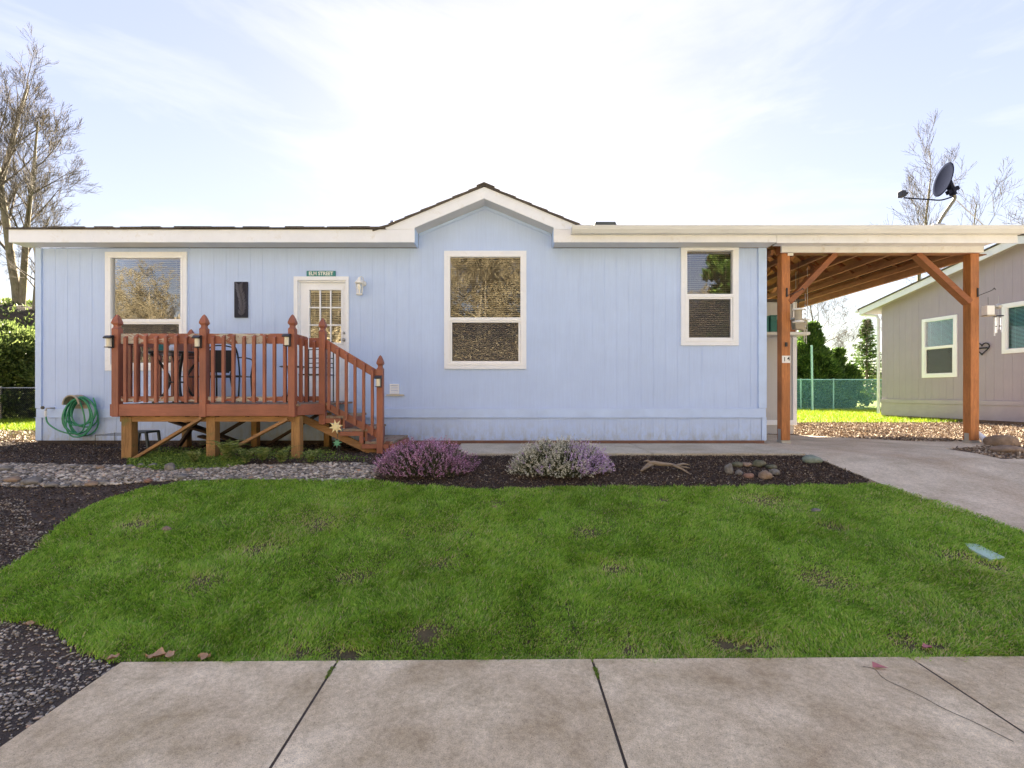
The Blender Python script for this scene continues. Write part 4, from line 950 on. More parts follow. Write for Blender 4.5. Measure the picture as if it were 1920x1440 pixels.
# ------------------------------------------------------------------ trees
def bare_tree(name,label,loc,H,seed,spread=.45,levels=5,trunks=1,r0=.18,nch=5,mat=('tree','twig'),lean=(0,0),firstbranch=.25,twigs=1.0,group='bare trees around the houses',minr=.006,wig=.09,lr=.52,l1=.42):
    R=random.Random(seed); root=thing(name,label,'tree',loc,group); TM=MB(); BM=MB(); o=Vector(loc)
    def branch(p,d,L,r,lev,mb):
        n=max(3,int(6-lev*.6)) if lev else 9; pts=[p.copy()]; rs=[r]; dd=d.copy(); q=p.copy()
        for i in range(n):
            wg=wig*(.45 if lev==0 else 1); dd=(dd+Vector((R.gauss(0,wg),R.gauss(0,wg),R.gauss(.02+.03*lev,wg*.7)))).normalized(); q=q+dd*(L/n); pts.append(q.copy()); rs.append(max(minr*.6,r*(1-.8*(i+1)/n)))
        mb.tube(pts,rs,7 if lev==0 else (5 if r>.03 else 3),cap=False)
        if lev>=levels: return
        c=int(nch*(1.9 if lev==0 else 1)*(twigs if lev>=2 else 1))
        for j in range(c):
            f=(firstbranch if lev==0 else .2)+(1-(firstbranch if lev==0 else .2))*(j+R.random()*.8)/c; f=min(f,.97); i=min(int(f*n),n-1); t=f*n-i
            pp=pts[i].lerp(pts[i+1],t); ax=(pts[i+1]-pts[i]).normalized(); a=R.random()*2*PI
            s=ax.cross(Vector((math.cos(a),math.sin(a),.3))).normalized()
            ang=spread*(1.35-.6*f)*(1 if lev else 1.15)+R.gauss(0,.1); nd=(ax*math.cos(ang)+s*math.sin(ang)).normalized()
            rr=max(minr,rs[i]*(.5 if lev else .42)); branch(pp,nd,L*(lr if lev else l1)*(1.15-.55*f)*(.8+.4*R.random()),rr,lev+1,BM)
    for k_ in range(trunks):
        a=k_*2.4+seed; l=Vector((lean[0]+.05*(trunks>1)*math.cos(a),lean[1]+.05*(trunks>1)*math.sin(a),1)).normalized()
        branch(o+Vector((.12*k_,0,-.1)),l,H*(1-.13*k_),r0*(1-.2*k_),0,TM)
    TM.build('trunk',M[mat[0]],root,smooth=True); BM.build('crown',M[mat[1]],root,smooth=True); return root
bare_tree('bare_tree','tall bare deciduous tree with twin trunks rising beyond the left end of the house',(-23.9,23.5,4.9),10.6,5,.60,4,2,.21,7,lean=(.01,0),minr=.008,lr=.58,wig=.075,l1=.33)
bare_tree('bare_tree','bare tree cut by the left edge of the photo',(-27,24.5,5.0),13,8,.6,4,1,.26,5,minr=.008,lr=.6,l1=.3)
bare_tree('bare_tree','low twiggy bare tree just left of the house corner',(-22.6,23,4.6),5.0,12,.7,4,2,.12,5,lean=(.05,0),l1=.4)
bare_tree('bare_tree','bare tree with forked leader behind the carport roof left of the dish',(24.9,30,0),13.9,23,.58,4,1,.17,5,firstbranch=.36,minr=.009,lr=.60,wig=.07,l1=.36)
bare_tree('bare_tree','bare tree behind the carport roof right of the dish',(28.6,30,0),12.2,33,.55,4,1,.11,4,firstbranch=.45,lean=(.03,0),minr=.009,lr=.6,l1=.34)
bare_tree('bare_tree','bare tree at the far right edge behind the neighbour roof',(33.6,30,0),10.5,41,.75,4,1,.14,5,firstbranch=.4,lean=(.02,0),minr=.009,lr=.6)
bare_tree('bare_tree','small bare tree beyond the chain link fence near the neighbour house',(19.5,30,0),7.5,52,.8,4,2,.10,6,firstbranch=.15)
# conifers and shrubs
def evergreen(name,label,loc,R0,H,n,mat,seed,cat='tree',conical=.6,size=.10,clump=70,group=None,trunk=True,base=0.0):
    r=np.random.default_rng(seed); root=thing(name,label,cat,loc,group)
    C=[];Dn=[]
    for i in range(clump):
        h=base+(1-base)*r.random()**1.1; rad=R0*(1-conical*h**1.4)*(.55+.45*r.random()) if h<.95 else R0*.15
        a=r.random()*2*PI; c=np.array([rad*math.cos(a),rad*math.sin(a),H*h*.93+.05*H])
        k_=n//clump; s=R0*(.20+.16*r.random())*(1-.45*h*conical)
        p=r.normal(size=(k_,3)); p=p/np.linalg.norm(p,axis=1,keepdims=True)*(r.random((k_,1))**.5)*s*np.array([1,1,.75]); q=c+p; out=c*np.array([1,1,.3])
        C.append(q); Dn.append(p*1.2+out/np.linalg.norm(out+1e-6)*s+np.array([0,0,.35*s])+r.normal(size=(k_,3))*s*.4)
    # inner filling
    k_=n//3; a=r.random(k_)*2*PI; h=r.random(k_); rad=R0*.75*(1-conical*h**1.3)*np.sqrt(r.random(k_)); C.append(np.stack([rad*np.cos(a),rad*np.sin(a),H*(base+(1-base)*h)*.95],1)); Dn.append(r.normal(size=(k_,3)))
    C=np.concatenate(C); Dn=np.concatenate(Dn); C[:,2]=np.maximum(C[:,2],.02)
    leaves('crown',C,Dn,size*(.6+.8*r.random(len(C))),size*.5,M[mat],root,rnd=r.random(len(C)))
    if trunk: MB().tube([(0,0,-.05),(0.02,0,H*.4),(0,0,H*.85)],[R0*.07,R0*.05,.01],8).build('trunk',M['tree'],root,org=Vector((0,0,0)))
    return root
evergreen('evergreen_tree','bushy dark green evergreen beyond the carport and fence',(15.5,24.5,0),1.55,4.3,34000,'ever',1,conical=.97,size=.15,clump=130)
evergreen('evergreen_tree','shorter spire of dark evergreen right of the bushy evergreen',(17.1,25,0),1.35,3.0,18000,'ever',21,conical=.9,size=.15,clump=80)
def spruce(label,loc,R0,H,seed):
    r=np.random.default_rng(seed); root=thing('spruce_tree',label,'tree',loc); C=[];D=[]; bm_=MB()
    for lv in range(26):
        h=H*(.08+.9*lv/26); L=R0*(1-lv/27)*(.85+.3*r.random())
        for b in range(7):
            a=r.random()*2*PI; d=np.array([math.cos(a),math.sin(a),-.12+.45*lv/26]); e=np.array([0,0,h])+d*L
            bm_.tube([(0,0,h),tuple(e)],[.02,.005],3); n=34; t=r.random(n)[:,None]
            C.append(np.array([0,0,h])+d*L*t+np.array([0,0,-.03])*t); D.append(d*.8+r.normal(size=(n,3))*.7+np.array([0,0,-.3]))
    C=np.concatenate(C);D=np.concatenate(D); leaves('crown',C,D,.20,.05,M['ever'],root)
    MB().tube([(0,0,-.05),(0,0,H)],[.12,.01],7).build('trunk',M['tree'],root,org=Vector((0,0,0))); bm_.build('limbs',M['tree'],root,org=Vector((0,0,0)))
spruce('small spiky conifer right beside the neighbour house corner',(22.5,30,0),1.5,5.6,2)
evergreen('evergreen_shrub','lower dark evergreen shrub at the foot of the bushy evergreen',(13.6,25.5,0),1.3,2.2,10000,'ever',3,cat='shrub',conical=.6,size=.15,clump=60)
for i,(x,y,R0,H,lab) in enumerate(((-16.2,15.2,1.6,2.9,'bright green leafy hedge shrub left of the house corner'),(-14.0,15.6,1.3,2.5,'green hedge shrub closest to the house corner'),(-18.2,15.0,1.5,3.1,'green hedge shrub at the left edge of the photo'))):
    evergreen('hedge_shrub',lab,(x,y,0),R0,H,26000,'hedge',10+i,cat='shrub',conical=.25,size=.12,clump=90,group='hedge shrubs left of the house')
# far scrub line
k_=60000; r=np.random.default_rng(5); X=r.uniform(12,60,k_); Y=60+r.normal(size=k_)*3; Z=r.random(k_)**1.5*(1.8+1.2*np.sin(X*.9)+.9*np.sin(X*2.3)); 
tag(leaves('far_scrub',np.stack([X,Y,np.maximum(Z,0)],1),r.normal(size=(k_,3)),.55,.25,M['hedge']),kind='stuff')
tag(bpy.data.objects['far_scrub'],'distant line of scrub beyond the fence','scrub')
# mound at left with moss
def mound(name,cx_,cy_,rx,ry,h,mat,seed=0,res=40,base=0,lbl=None):
    m=MB(); vs=[];fs=[]
    for j in range(res+1):
        for i in range(res+1):
            u,v=i/res*2-1,j/res*2-1; d=min(1,math.sqrt(u*u+v*v)); z=h*(1-d**2.2)+h*.12*noise.noise(Vector((u*4,v*4,seed)))*(1-d)
            vs.append((cx_+u*rx,cy_+v*ry,base+z-.05))
    for j in range(res):
        for i in range(res): a=j*(res+1)+i; fs.append((a,a+1,a+res+2,a+res+1))
    return tag(m.add(vs,fs).build(name,M[mat],smooth=True),kind='structure')
M['bank']=soil('dark_bank',(.02,.015,.01),(.08,.055,.035),9,1,(.10,.14,.03),.62)
mound('mound',-26,26,12,9,5.6,'bank')
k_=14000; r=np.random.default_rng(8); a=r.random(k_)*2*PI; d=np.sqrt(r.random(k_))*.95; X=-26+12*d*np.cos(a);Y=26+9*d*np.sin(a); Z=5.6*(1-d**2.2)
tag(leaves('brush',np.stack([X,Y,Z-.03],1),r.normal(size=(k_,3))+np.array([0,0,1.2]),.28,.09,M['hedge']),'moss and weeds over the dark mound beyond the hedge','brush',kind='stuff')
# wooded slope across the street (seen in the window glass)
mound('hillside',-8,-34,60,22,6.5,'hill',3)
EV=[bare_tree('bare_tree','golden bare tree on the slope across the street, mirrored in the windows',(0,0,0),9.0,61,.75,4,2,.16,7,mat=('tree','gold'),group='bare trees across the street',minr=.012),
    bare_tree('bare_tree','golden bare tree on the slope across the street, mirrored in the windows',(0,0,0),8.0,77,.9,4,3,.13,7,mat=('tree','gold'),group='bare trees across the street',minr=.012)]
R=random.Random(4); sp_=[(x,-17-R.random()*9) for x in np.arange(-34,24,2.4)]
for i,(x,y) in enumerate(sp_):
    o=EV[i] if i<2 else copy_tree(EV[i%2]); d=math.hypot((x+8)/60,(y+34)/22); o.location=(x+R.uniform(-1,1),y,max(0,6.5*(1-min(1,d)**2.2))-.4); s=R.uniform(.8,1.15)
    if abs(x+1.5)<5: s=1.35
    if x>10: s=.55
    if x<-19: s=.72
    o.scale=(s,s,s); o.rotation_euler=(0,0,R.random()*6)
k_=90000; r=np.random.default_rng(18); X=r.uniform(-45,32,k_); Y=r.uniform(-30,-13,k_); d=np.minimum(1,np.hypot((X+8)/60,(Y+34)/22)); Z=6.5*(1-d**2.2)+r.random(k_)**2*2.2
M['drybrush']=attrmat('dry_brush',[(0,(.12,.09,.05)),(.5,(.36,.29,.17)),(1,(.6,.5,.33))],.8)  # brush colour brightened to throw sunlight back at the house
tag(leaves('dry_brush',np.stack([X,Y,Z],1),r.normal(size=(k_,3))+np.array([0,0,.8]),.55,.10,M['drybrush']),'dry brown brush on the slope across the street','brush',kind='stuff')
evergreen('evergreen_tree','tall dark evergreen across the street, mirrored in the right window',(16.8,-20,1.0),2.6,13.5,26000,'ever',44,conical=.85,size=.4,clump=120)
# ------------------------------------------------------------------ lawn
def fbm(x,y,s,seed):
    out=np.zeros_like(x); rr=np.random.default_rng(seed); amp=1
    for o_ in range(4):
        a=rr.random(6)*2*PI; ph=rr.random(6)*6.28; f=s*2**o_
        for q in range(6): out+=amp*np.sin((x*np.cos(a[q])+y*np.sin(a[q]))*f*(.7+.1*q)+ph[q])/6
        amp*=.6
    return out
def lawn(n=520000):
    X=rng.uniform(-6.5,5.6,n*3); u=rng.random(n*3); Y=2.66*(5.6/2.66)**(u**1.15)
    ok=inpoly(X+.03*fbm(X,Y,9,1)+.02*rng.normal(size=len(X)),Y+.035*fbm(X,Y,14,2)+.015*rng.normal(size=len(X)),LAWN); X=X[ok][:n];Y=Y[ok][:n]
    den=np.ones(len(X)); dry=.0*X
    bare=[(935,945,.10),(1430,940,.22),(600,985,.20),(250,985,.16),(1245,940,.07),(1800,1045,.13),(1860,1065,.12),(480,1030,.22),(1150,1070,.16),(1560,990,.14),(1100,1000,.12),(1345,1208,.07),(1370,1214,.06),(1400,1218,.05),(630,1232,.10),(665,1234,.07),(1180,1222,.06),(1760,1216,.05),(1440,1215,.10),(660,1085,.16),(800,1190,.10),(1700,1210,.12),(560,1230,.08),(380,1090,.15),(1540,1090,.2),(830,1060,.12)]
    for px_,py_,rad in bare:
        c=gp(px_,py_); dd=np.hypot((X-c[0]),(Y-c[1])*1.2)/rad; g=np.exp(-dd**2); den-=.75*g; dry+=.8*g
    ed=np.exp(-np.maximum(Y-2.70,0)/.07)*np.clip(.35+.8*fbm(X,Y,4,77),0,1); dry+=1.0*ed; den-=.5*ed
    den-=.30*np.clip(fbm(X,Y,7,5),0,1); keep=rng.random(len(X))<den; X=X[keep];Y=Y[keep];dry=dry[keep]; n=len(X)
    h=(.018+.020*rng.random(n))*(1+.45*fbm(X,Y,5,7))*(1-.5*np.clip(dry,0,1)); tf=fbm(X,Y,22,31); h*=1+.35*tf; h=np.clip(h,.014,.085); Z=zgn(Y)+.002
    wd=.0014+.0012*rng.random(n)+.0003*Y
    a=rng.random(n)*2*PI; L=(.25+.75*rng.random(n))*h
    ga=1.5*fbm(X,Y,8,9); lx=np.cos(a)*L+.5*h*np.cos(ga*2); ly=np.sin(a)*L+.5*h*np.sin(ga*2)
    b=rng.random(n)*PI; wx,wy=np.cos(b)*wd,np.sin(b)*wd
    P=lambda x,y,z:np.stack([x,y,z],1)
    V=np.stack([P(X-wx,Y-wy,Z),P(X+wx,Y+wy,Z),P(X+lx*.35+wx*.8,Y+ly*.35+wy*.8,Z+h*.62),P(X+lx*.35-wx*.8,Y+ly*.35-wy*.8,Z+h*.62),P(X+lx,Y+ly,Z+h)],1).reshape(-1,3)
    i=np.arange(n)[:,None]*5; lp=np.concatenate([i,i+1,i+2,i+3,i+3,i+2,i+4],1).ravel(); cn=np.tile([4,3],n)
    r=np.clip(.40+.16*fbm(X,Y,3.5,11)+.16*tf+.30*rng.normal(size=n)+.5*dry*rng.random(n),0,1)
    strw=rng.random(n)<.06+.22*np.clip(fbm(X,Y,2.1,51)+.1,0,1)+.3*np.clip(dry,0,1); r=np.where(strw,.9+.1*rng.random(n),np.minimum(r,.86))
    o=np_mesh('lawn_grass',V,lp,cn,M['grass'],attr=np.repeat(r,5)); tag(o,'mown green lawn with thin and worn patches in front of the house','grass',kind='stuff')
lawn()
# grass on the sunlit areas
def tufts(name,label,x0,x1,y0,y1,n,h,mat,poly=None,hole=None):
    r=rng; X=r.uniform(x0,x1,n);Y=r.uniform(y0,y1,n)
    if poly: ok=inpoly(X,Y,poly); X=X[ok];Y=Y[ok]
    n=len(X); D=np.stack([r.normal(size=n)*.5,r.normal(size=n)*.5,np.ones(n)],1)
    tag(leaves(name,np.stack([X,Y,zgn(Y)],1),D,h*(.5+r.random(n)),.012+.0*X,mat,rnd=r.random(n)),label,'grass',kind='stuff')
M['litblade']=attrmat('bright_blades',[(0,(.10,.17,.01)),(.6,(.22,.32,.02)),(1,(.36,.44,.05))],.6,trans=.3)
tufts('yard_grass_blades','bright sunlit grass between carport and chain link fence',6,19,13.2,26,60000,.10,M['litblade'])
tufts('side_grass_blades','bright sunlit grass left of the house by the hedge',-17,-8.4,10.5,15,30000,.09,M['litblade'])
# ------------------------------------------------------------------ stones, chips
def pebble_mesh(name,X,Y,Z,size,mat,flat=.55,rnd=None,label=None,cat=None):
    base=bmesh.new(); bmesh.ops.create_icosphere(base,subdivisions=1,radius=1); bv=np.array([v.co[:] for v in base.verts]); bf=np.array([[v.index for v in f.verts] for f in base.faces]); base.free()
    n=len(X); nv=len(bv); a=rng.random(n)*2*PI; sx=size*(.8+.6*rng.random(n)); sy=size*(.6+.35*rng.random(n)); sz=size*flat*(.7+.5*rng.random(n))
    J=1+.18*rng.normal(size=(n,nv)); B=bv[None]*J[:,:,None]
    x=B[:,:,0]*sx[:,None];y=B[:,:,1]*sy[:,None];z=B[:,:,2]*sz[:,None]; c,s=np.cos(a)[:,None],np.sin(a)[:,None]
    V=np.stack([x*c-y*s+X[:,None],x*s+y*c+Y[:,None],z+(Z+sz*.45)[:,None]],2).reshape(-1,3)
    lp=(bf[None]+ (np.arange(n)*nv)[:,None,None]).ravel(); r=rng.random(n) if rnd is None else rnd
    o=np_mesh(name,V,lp,np.full(n*len(bf),3),mat,attr=np.repeat(r,nv),smooth=True); return tag(o,label,cat,kind='stuff')
BAND=smoothpoly([gp(*p) for p in [(-120,872),(0,868),(120,872),(200,872),(330,880),(480,872),(600,868),(712,868),(712,905),(560,902),(420,899),(300,902),(230,908),(150,912),(60,914),(0,912),(-120,912)]],2)
X=rng.uniform(-7.5,-1.2,30000);Y=rng.uniform(5.0,6.6,30000); ok=inpoly(X,Y,BAND); X=X[ok];Y=Y[ok]
pebble_mesh('river_rock',X,Y,zgn(Y)-.002,.013+.018*rng.random(len(X))**2.5,M['gravel'],label='band of grey river pebbles between mulch and lawn',cat='pebbles')
# gravel to the left and at the front corner
GP=[(-9,1.36),(-2.17,1.36),(-2.17,2.66),(-2.17,3.2),(-3.4,3.6),(-4.3,4.4),(-5.0,5.0),(-7.5,5.2),(-9,4)]
X=rng.uniform(-6.5,-2.1,110000);Y=rng.uniform(1.4,5.2,110000); ok=inpoly(X,Y,GP)&~inpoly(X,Y,LAWN)&(rng.random(110000)<np.clip(1.15-(Y-1.4)/4.2,.25,1)*np.clip(.62+.5*fbm(X,Y,6,3),.15,1)); X=X[ok];Y=Y[ok]
pebble_mesh('gravel',X,Y,zgn(Y)-.004,.004+.009*rng.random(len(X))**2,M['gravel'],label='dark gravel and soil left of lawn and sidewalk',cat='gravel')
def chips(name,label,poly,n,size,mat,excl=(),zoff=.0,cat='mulch'):
    xs=[p[0] for p in poly];ys=[p[1] for p in poly]; X=rng.uniform(min(xs),max(xs),n);Y=rng.uniform(min(ys),max(ys),n); ok=inpoly(X,Y,poly)
    for e in excl: ok&=~inpoly(X,Y,e)
    X=X[ok];Y=Y[ok]; n=len(X); D=rng.normal(size=(n,3))*np.array([1,1,.35]); 
    tag(leaves(name,np.stack([X,Y,zgn(Y)+zoff+.006*rng.random(n)],1),D,size*(.4+1.2*rng.random(n)),size*.5,mat,rnd=rng.random(n)**1.3),label,cat,kind='stuff')
PATHP=[(-.76,6.63),(4.14,6.63),(4.14,7.95),(-.76,7.95)]
chips('mulch_chips','dark bark mulch in the bed along the house front',[(-1.6,5.1),(4.2,5.1),(4.15,6.62),(-1.6,6.62)],70000,.022,M['chips'],(LAWN,PATHP))
chips('mulch_litter','dark soil and wood litter left of the deck and under it',[(-8.6,3.2),(-3.2,3.2),(-1.5,5.2),(-1.5,7.9),(-8.6,8.3)],90000,.024,M['chips'],(LAWN,BAND))
chips('bark_chips','sunlit tan bark chips between carport and neighbour house',[(5.2,9.1),(7.0,8.1),(6.6,6.4),(13.5,6.4),(12.8,13.5),(5.2,13.5)],120000,.045,M['barkchips'],(D1,D2))
chips('leaf_litter','sunlit pale leaf litter on the ground left of the house',[(-14,8.2),(-7.9,8.2),(-7.9,10.8),(-14,11.2)],16000,.06,M['barkchips'])
def rock(name,label,px,py,wpx,hpx,mat,seed,group=None,cat='rock',flat=None,dy=0):
    if group and group.startswith('loose'): wpx*=.84; hpx*=.84
    c=gp(px,py); y=c[1]; kk=y/F; w_=wpx*kk/2; h=hpx*kk; bm=bmesh.new(); bmesh.ops.create_icosphere(bm,subdivisions=3,radius=1)
    for v in bm.verts:
        p=v.co.copy(); d=1+.28*noise.noise(p*1.1+Vector((seed*3.1,seed,0)))+.08*noise.noise(p*3+Vector((seed,0,5)))
        v.co=Vector((p.x*w_*d,p.y*w_*.75*d,max(p.z,-.5)*h*.62*d))
    me=bpy.data.meshes.new(name); bm.to_mesh(me); bm.free(); me.materials.append(M[mat]); me.shade_smooth()
    o=bpy.data.objects.new(name,me); COL.objects.link(o); o.location=(c[0],y+w_*.5,zg(y+w_*.5)+h*.28); o.rotation_euler=(0,0,seed*.7*0)
    return tag(o,label,cat,group)
G='loose rocks in the mulch bed'
rock('rock','pale upright rounded rock at the left of the small rock group',1369,889,20,24,'rock',1,G)
rock('rock','mossy dark rock at the back left of the small rock group',1384,876,26,12,'rockmoss',2,G)
rock('rock','flat tan rock at the back of the small rock group',1402,875,26,9,'rocktan',3,G)
rock('rock','broad mossy rock at the back right of the small rock group',1426,876,30,16,'rockmoss',4,G)
rock('rock','small grey round stone in front of the pale upright rock',1387,891,18,12,'rock',5,G)
rock('rock','reddish brown low rock at the front of the small rock group',1406,897,24,12,'rockred',6,G)
rock('rock','angular greenish tan block at the front right of the small rock group',1438,899,28,19,'rocktan',7,G)
rock('rock','smooth grey stone at the right end of the small rock group',1455,891,22,14,'rock',8,G)
rock('rock','low dark mossy rock behind the smooth grey stone',1449,880,24,10,'rockmoss',9,G)
rock('rock','pale green angular rock at the end of the garden path',1527,869,34,15,'rockgreen',10)
rock('rock','tan stone at the driveway edge of the mulch bed',1637,909,14,8,'rocktan',11)
rock('boulder','large round grey stone below the deck among the ground cover',315,884,21,16,'rock',12)
rock('rock','reddish stone at the lawn edge of the pebble band',275,906,15,9,'rockred',13)
rock('boulder','brown flat boulder stacked beyond the right carport post',1893,838,54,24,'rocktan',14)
rock('boulder','grey flat boulder in front of the brown one beyond the right carport post',1905,850,60,14,'rocktan',15)
rock('rock','small grey rock lying on the lawn left of centre',310,1000,18,12,'rocktan',16); rock('rock','pale stone on the lawn near the right side',1533,963,17,9,'rock',17)
rock('rock','tiny pale stone on the lawn below the purple heather',927,957,14,9,'rocktan',18); rock('rock','tiny white stone in the grass right of centre',1460,1033,12,5,'rockgreen',19)
rock('rock','small white stone at the lawn top edge between the heathers and driftwood',1012,978,9,5,'rock',20)
R=random.Random(6)
for i,(px_,py_,w_) in enumerate([(18,905,26),(52,910,34),(92,914,24),(118,915,14),(140,912,20),(168,912,22),(190,909,20),(28,893,18),(135,878,16),(160,876,12),(184,880,16),(212,882,15),(240,878,16),(262,876,16),(284,876,16),(352,883,14),(380,884,14),(335,900,24),(430,898,16),(450,899,14),(470,897,12),(500,898,16),(560,900,14),(640,898,14),(670,893,12),(690,902,14),(610,880,13),(655,878,12),(684,872,10),(5,884,22)]):
    rock('cobble','smooth grey cobble along the edge of the pebble band',px_,py_+R.uniform(-1,1),w_,w_*.42,'rock' if i%5 else 'rocktan',30+i,'cobbles edging the pebble band','stone')
# driftwood
c=gp(1245,884); dw=thing('driftwood','weathered forked driftwood branch lying on the mulch','driftwood',(c[0],c[1],zg(c[1])))
kk=c[1]/F; z0=zg(c[1])
def dpt(px,py,dy=0): return ((px-CX)*kk,c[1]+dy,z0+(886-py)*kk)
MB().tube(cr([dpt(1200,884,-.05),dpt(1212,877),dpt(1222,870),dpt(1240,872),dpt(1262,874,.02),dpt(1280,878,.04),dpt(1297,881,.06)]),[.006+.022*math.sin(min(1,i/14)*PI*.5+.3) if i<16 else max(.006,.028-.0011*(i-16)) for i in range(37)],8).build('stem',M['driftwood'],dw,smooth=True)
for P_ in ([dpt(1262,874),dpt(1275,880,-.06),dpt(1289,889,-.12)],[dpt(1222,871),dpt(1214,866),dpt(1206,868)],[dpt(1224,872),dpt(1208,877,-.08),dpt(1201,880,-.1)],[dpt(1270,875,.0),dpt(1284,873,.05),dpt(1298,876,.08)]):
    n_=len(cr(P_)); MB().tube(cr(P_),[.02*(1-.75*i/n_) for i in range(n_)],7).build('branch',M['driftwood'],dw,smooth=True)
# heathers
def heather(px0,px1,py0,py1,label,spec,seed):
    r=np.random.default_rng(seed); cb=gp((px0+px1)/2,py1); yc=cb[1]+.42; kk=yc/F; R0=(px1-px0)*kk/2*1.0; xc=((px0+px1)/2-CX)*kk; zb=zg(yc); H=CAMZ-(py0-CY)*(yc+.1)/F-zb
    root=thing('heather_shrub',label,'shrub',(xc,yc,zb),'heather shrubs in the mulch bed')
    def dome(n,smin,smax):
        a=r.random(n)*2*PI; ph=np.arccos(r.random(n)*.98); s=smin+(smax-smin)*r.random(n)
        l=1+.10*np.sin(a*5+seed)+.07*np.sin(a*9)*np.sin(ph*6)
        d=np.stack([np.sin(ph)*np.cos(a),np.sin(ph)*np.sin(a),np.cos(ph)],1)
        return d*np.array([R0,R0*.72,H])*(s*l)[:,None],d
    p,d=dome(26000,.35,.97); leaves('foliage',p,d+r.normal(size=p.shape)*.5+np.array([0,0,.4]),.03,.006,M['fgreen'],root,rnd=r.random(len(p)))
    parts={k_:([],[]) for k_,_,_ in spec}
    ns=2300; p,d=dome(ns,.80,1.0)
    up=d+r.normal(size=d.shape)*.28+np.array([0,0,.7]); up=unit(up)
    u=p[:,0]/R0; v=p[:,2]/H; front=-p[:,1]/R0
    for i in range(ns):
        tot=[max(0,f(u[i],v[i],front[i])) for _,f,_ in spec]; s=sum(tot)
        if s<=0: continue
        x_=r.random()*max(s,1); j=0; acc=0; pick=None
        for j,tv in enumerate(tot):
            acc+=tv
            if x_<acc: pick=j;break
        if pick is None: continue
        L=.05+.05*r.random(); m_=14; t=r.random(m_)[:,None]; c_=p[i]+up[i]*L*t+r.normal(size=(m_,3))*.004
        parts[spec[pick][0]][0].append(c_); parts[spec[pick][0]][1].append(up[i]*.5+r.normal(size=(m_,3))*.8)
    for nme,_,mt in spec:
        if parts[nme][0]:
            C=np.concatenate(parts[nme][0]);D=np.concatenate(parts[nme][1]); leaves(nme,C,D,.014,.008,M[mt],root,rnd=r.random(len(C)))
heather(708,886,829,908,'rounded purple heather shrub nearest the deck steps',[('purple_flowers',lambda u,v,f:.62+.3*math.sin(u*7)*math.sin(v*8+u*3),'fpurple')],1)
heather(958,1137,827,908,'rounded heather shrub with white and lavender blooms',[('lavender_flowers',lambda u,v,f:max(.05,min(.85,1.5*u+.15-.9*abs(v-.5))) if u>-.1 else (.5 if (-.5<u<-.36 and v<.3) else .04),'flav'),('white_flowers',lambda u,v,f:.72 if u<.15 else .35,'fwhite')],2)
# ferns under the deck edge
def fern(px,py,size,label,seed):
    c=gp(px,py); r=random.Random(seed); C=[];D=[];L=[]; root=thing('fern',label,'fern',(c[0],c[1],zg(c[1])),'ferns in front of the deck')
    m=MB()
    for i in range(9):
        a=r.random()*2*PI; ln=size*(.7+.5*r.random()); pts=[]
        for j in range(15):
            t=j/14; rr_=ln*t*t*.62+ln*.08*t; z=ln*(1.3*t-.75*t*t); pts.append(Vector((rr_*math.cos(a),rr_*math.sin(a),z)))
        m.tube(pts,.0022,4)
        for j in range(2,15):
            t=j/14; w_=ln*.17*math.sin(min(1,t*1.15+.12)*PI)+.01; dd=(pts[j]-pts[j-1]).normalized(); s=dd.cross(Vector((0,0,1))).normalized()
            for sg_ in (-1,1):
                for q in range(2):
                    C.append(pts[j]-dd*(ln/28)*q); D.append(s*sg_+dd*.35+Vector((0,0,r.uniform(-.15,.15)))); L.append(w_)
    L=np.array(L); leaves('fronds',np.array([x[:] for x in C]),np.array([x[:] for x in D]),L,np.maximum(L*.25,.007),M['fern'],root); m.build('stalks',M['cover'],root,org=Vector((0,0,0)))
for i,(px_,py_,s,lab) in enumerate([(365,870,.30,'leafy fern left of the middle deck support'),(428,868,.50,'tall fern right of the middle deck support'),(462,872,.34,'pale fern under the second brace'),(492,868,.34,'yellow-green fern left of the right deck support'),(528,872,.36,'fern just left of the right deck support post'),(582,872,.32,'low fern between the right deck support and the stairs')]):
    fern(px_,py_,s,lab,70+i)
def cover(name,label,pts,n,h):
    P=[gp(*p) for p in pts]; xs=[p[0] for p in P];ys=[p[1] for p in P]; X=rng.uniform(min(xs),max(xs),n);Y=rng.uniform(min(ys),max(ys),n); ok=inpoly(X,Y,P); X=X[ok];Y=Y[ok]; n=len(X)
    Z=zgn(Y)+h*rng.random(n)*(1+.5*fbm(X,Y,8,4)); tag(leaves(name,np.stack([X,Y,np.maximum(Z,zgn(Y))],1),rng.normal(size=(n,3))+np.array([0,0,.5]),.022,.014,M['cover'],rnd=rng.random(n)),label,'ground cover',kind='stuff')
cover('ground_cover','low green ground cover along the front of the deck',[(238,875),(240,862),(300,852),(420,856),(450,862),(460,872),(430,878),(300,884)],16000,.028)
cover('weeds','thin weeds in the shade under the deck',[(260,860),(300,845),(600,848),(690,866),(600,868)],5000,.06)
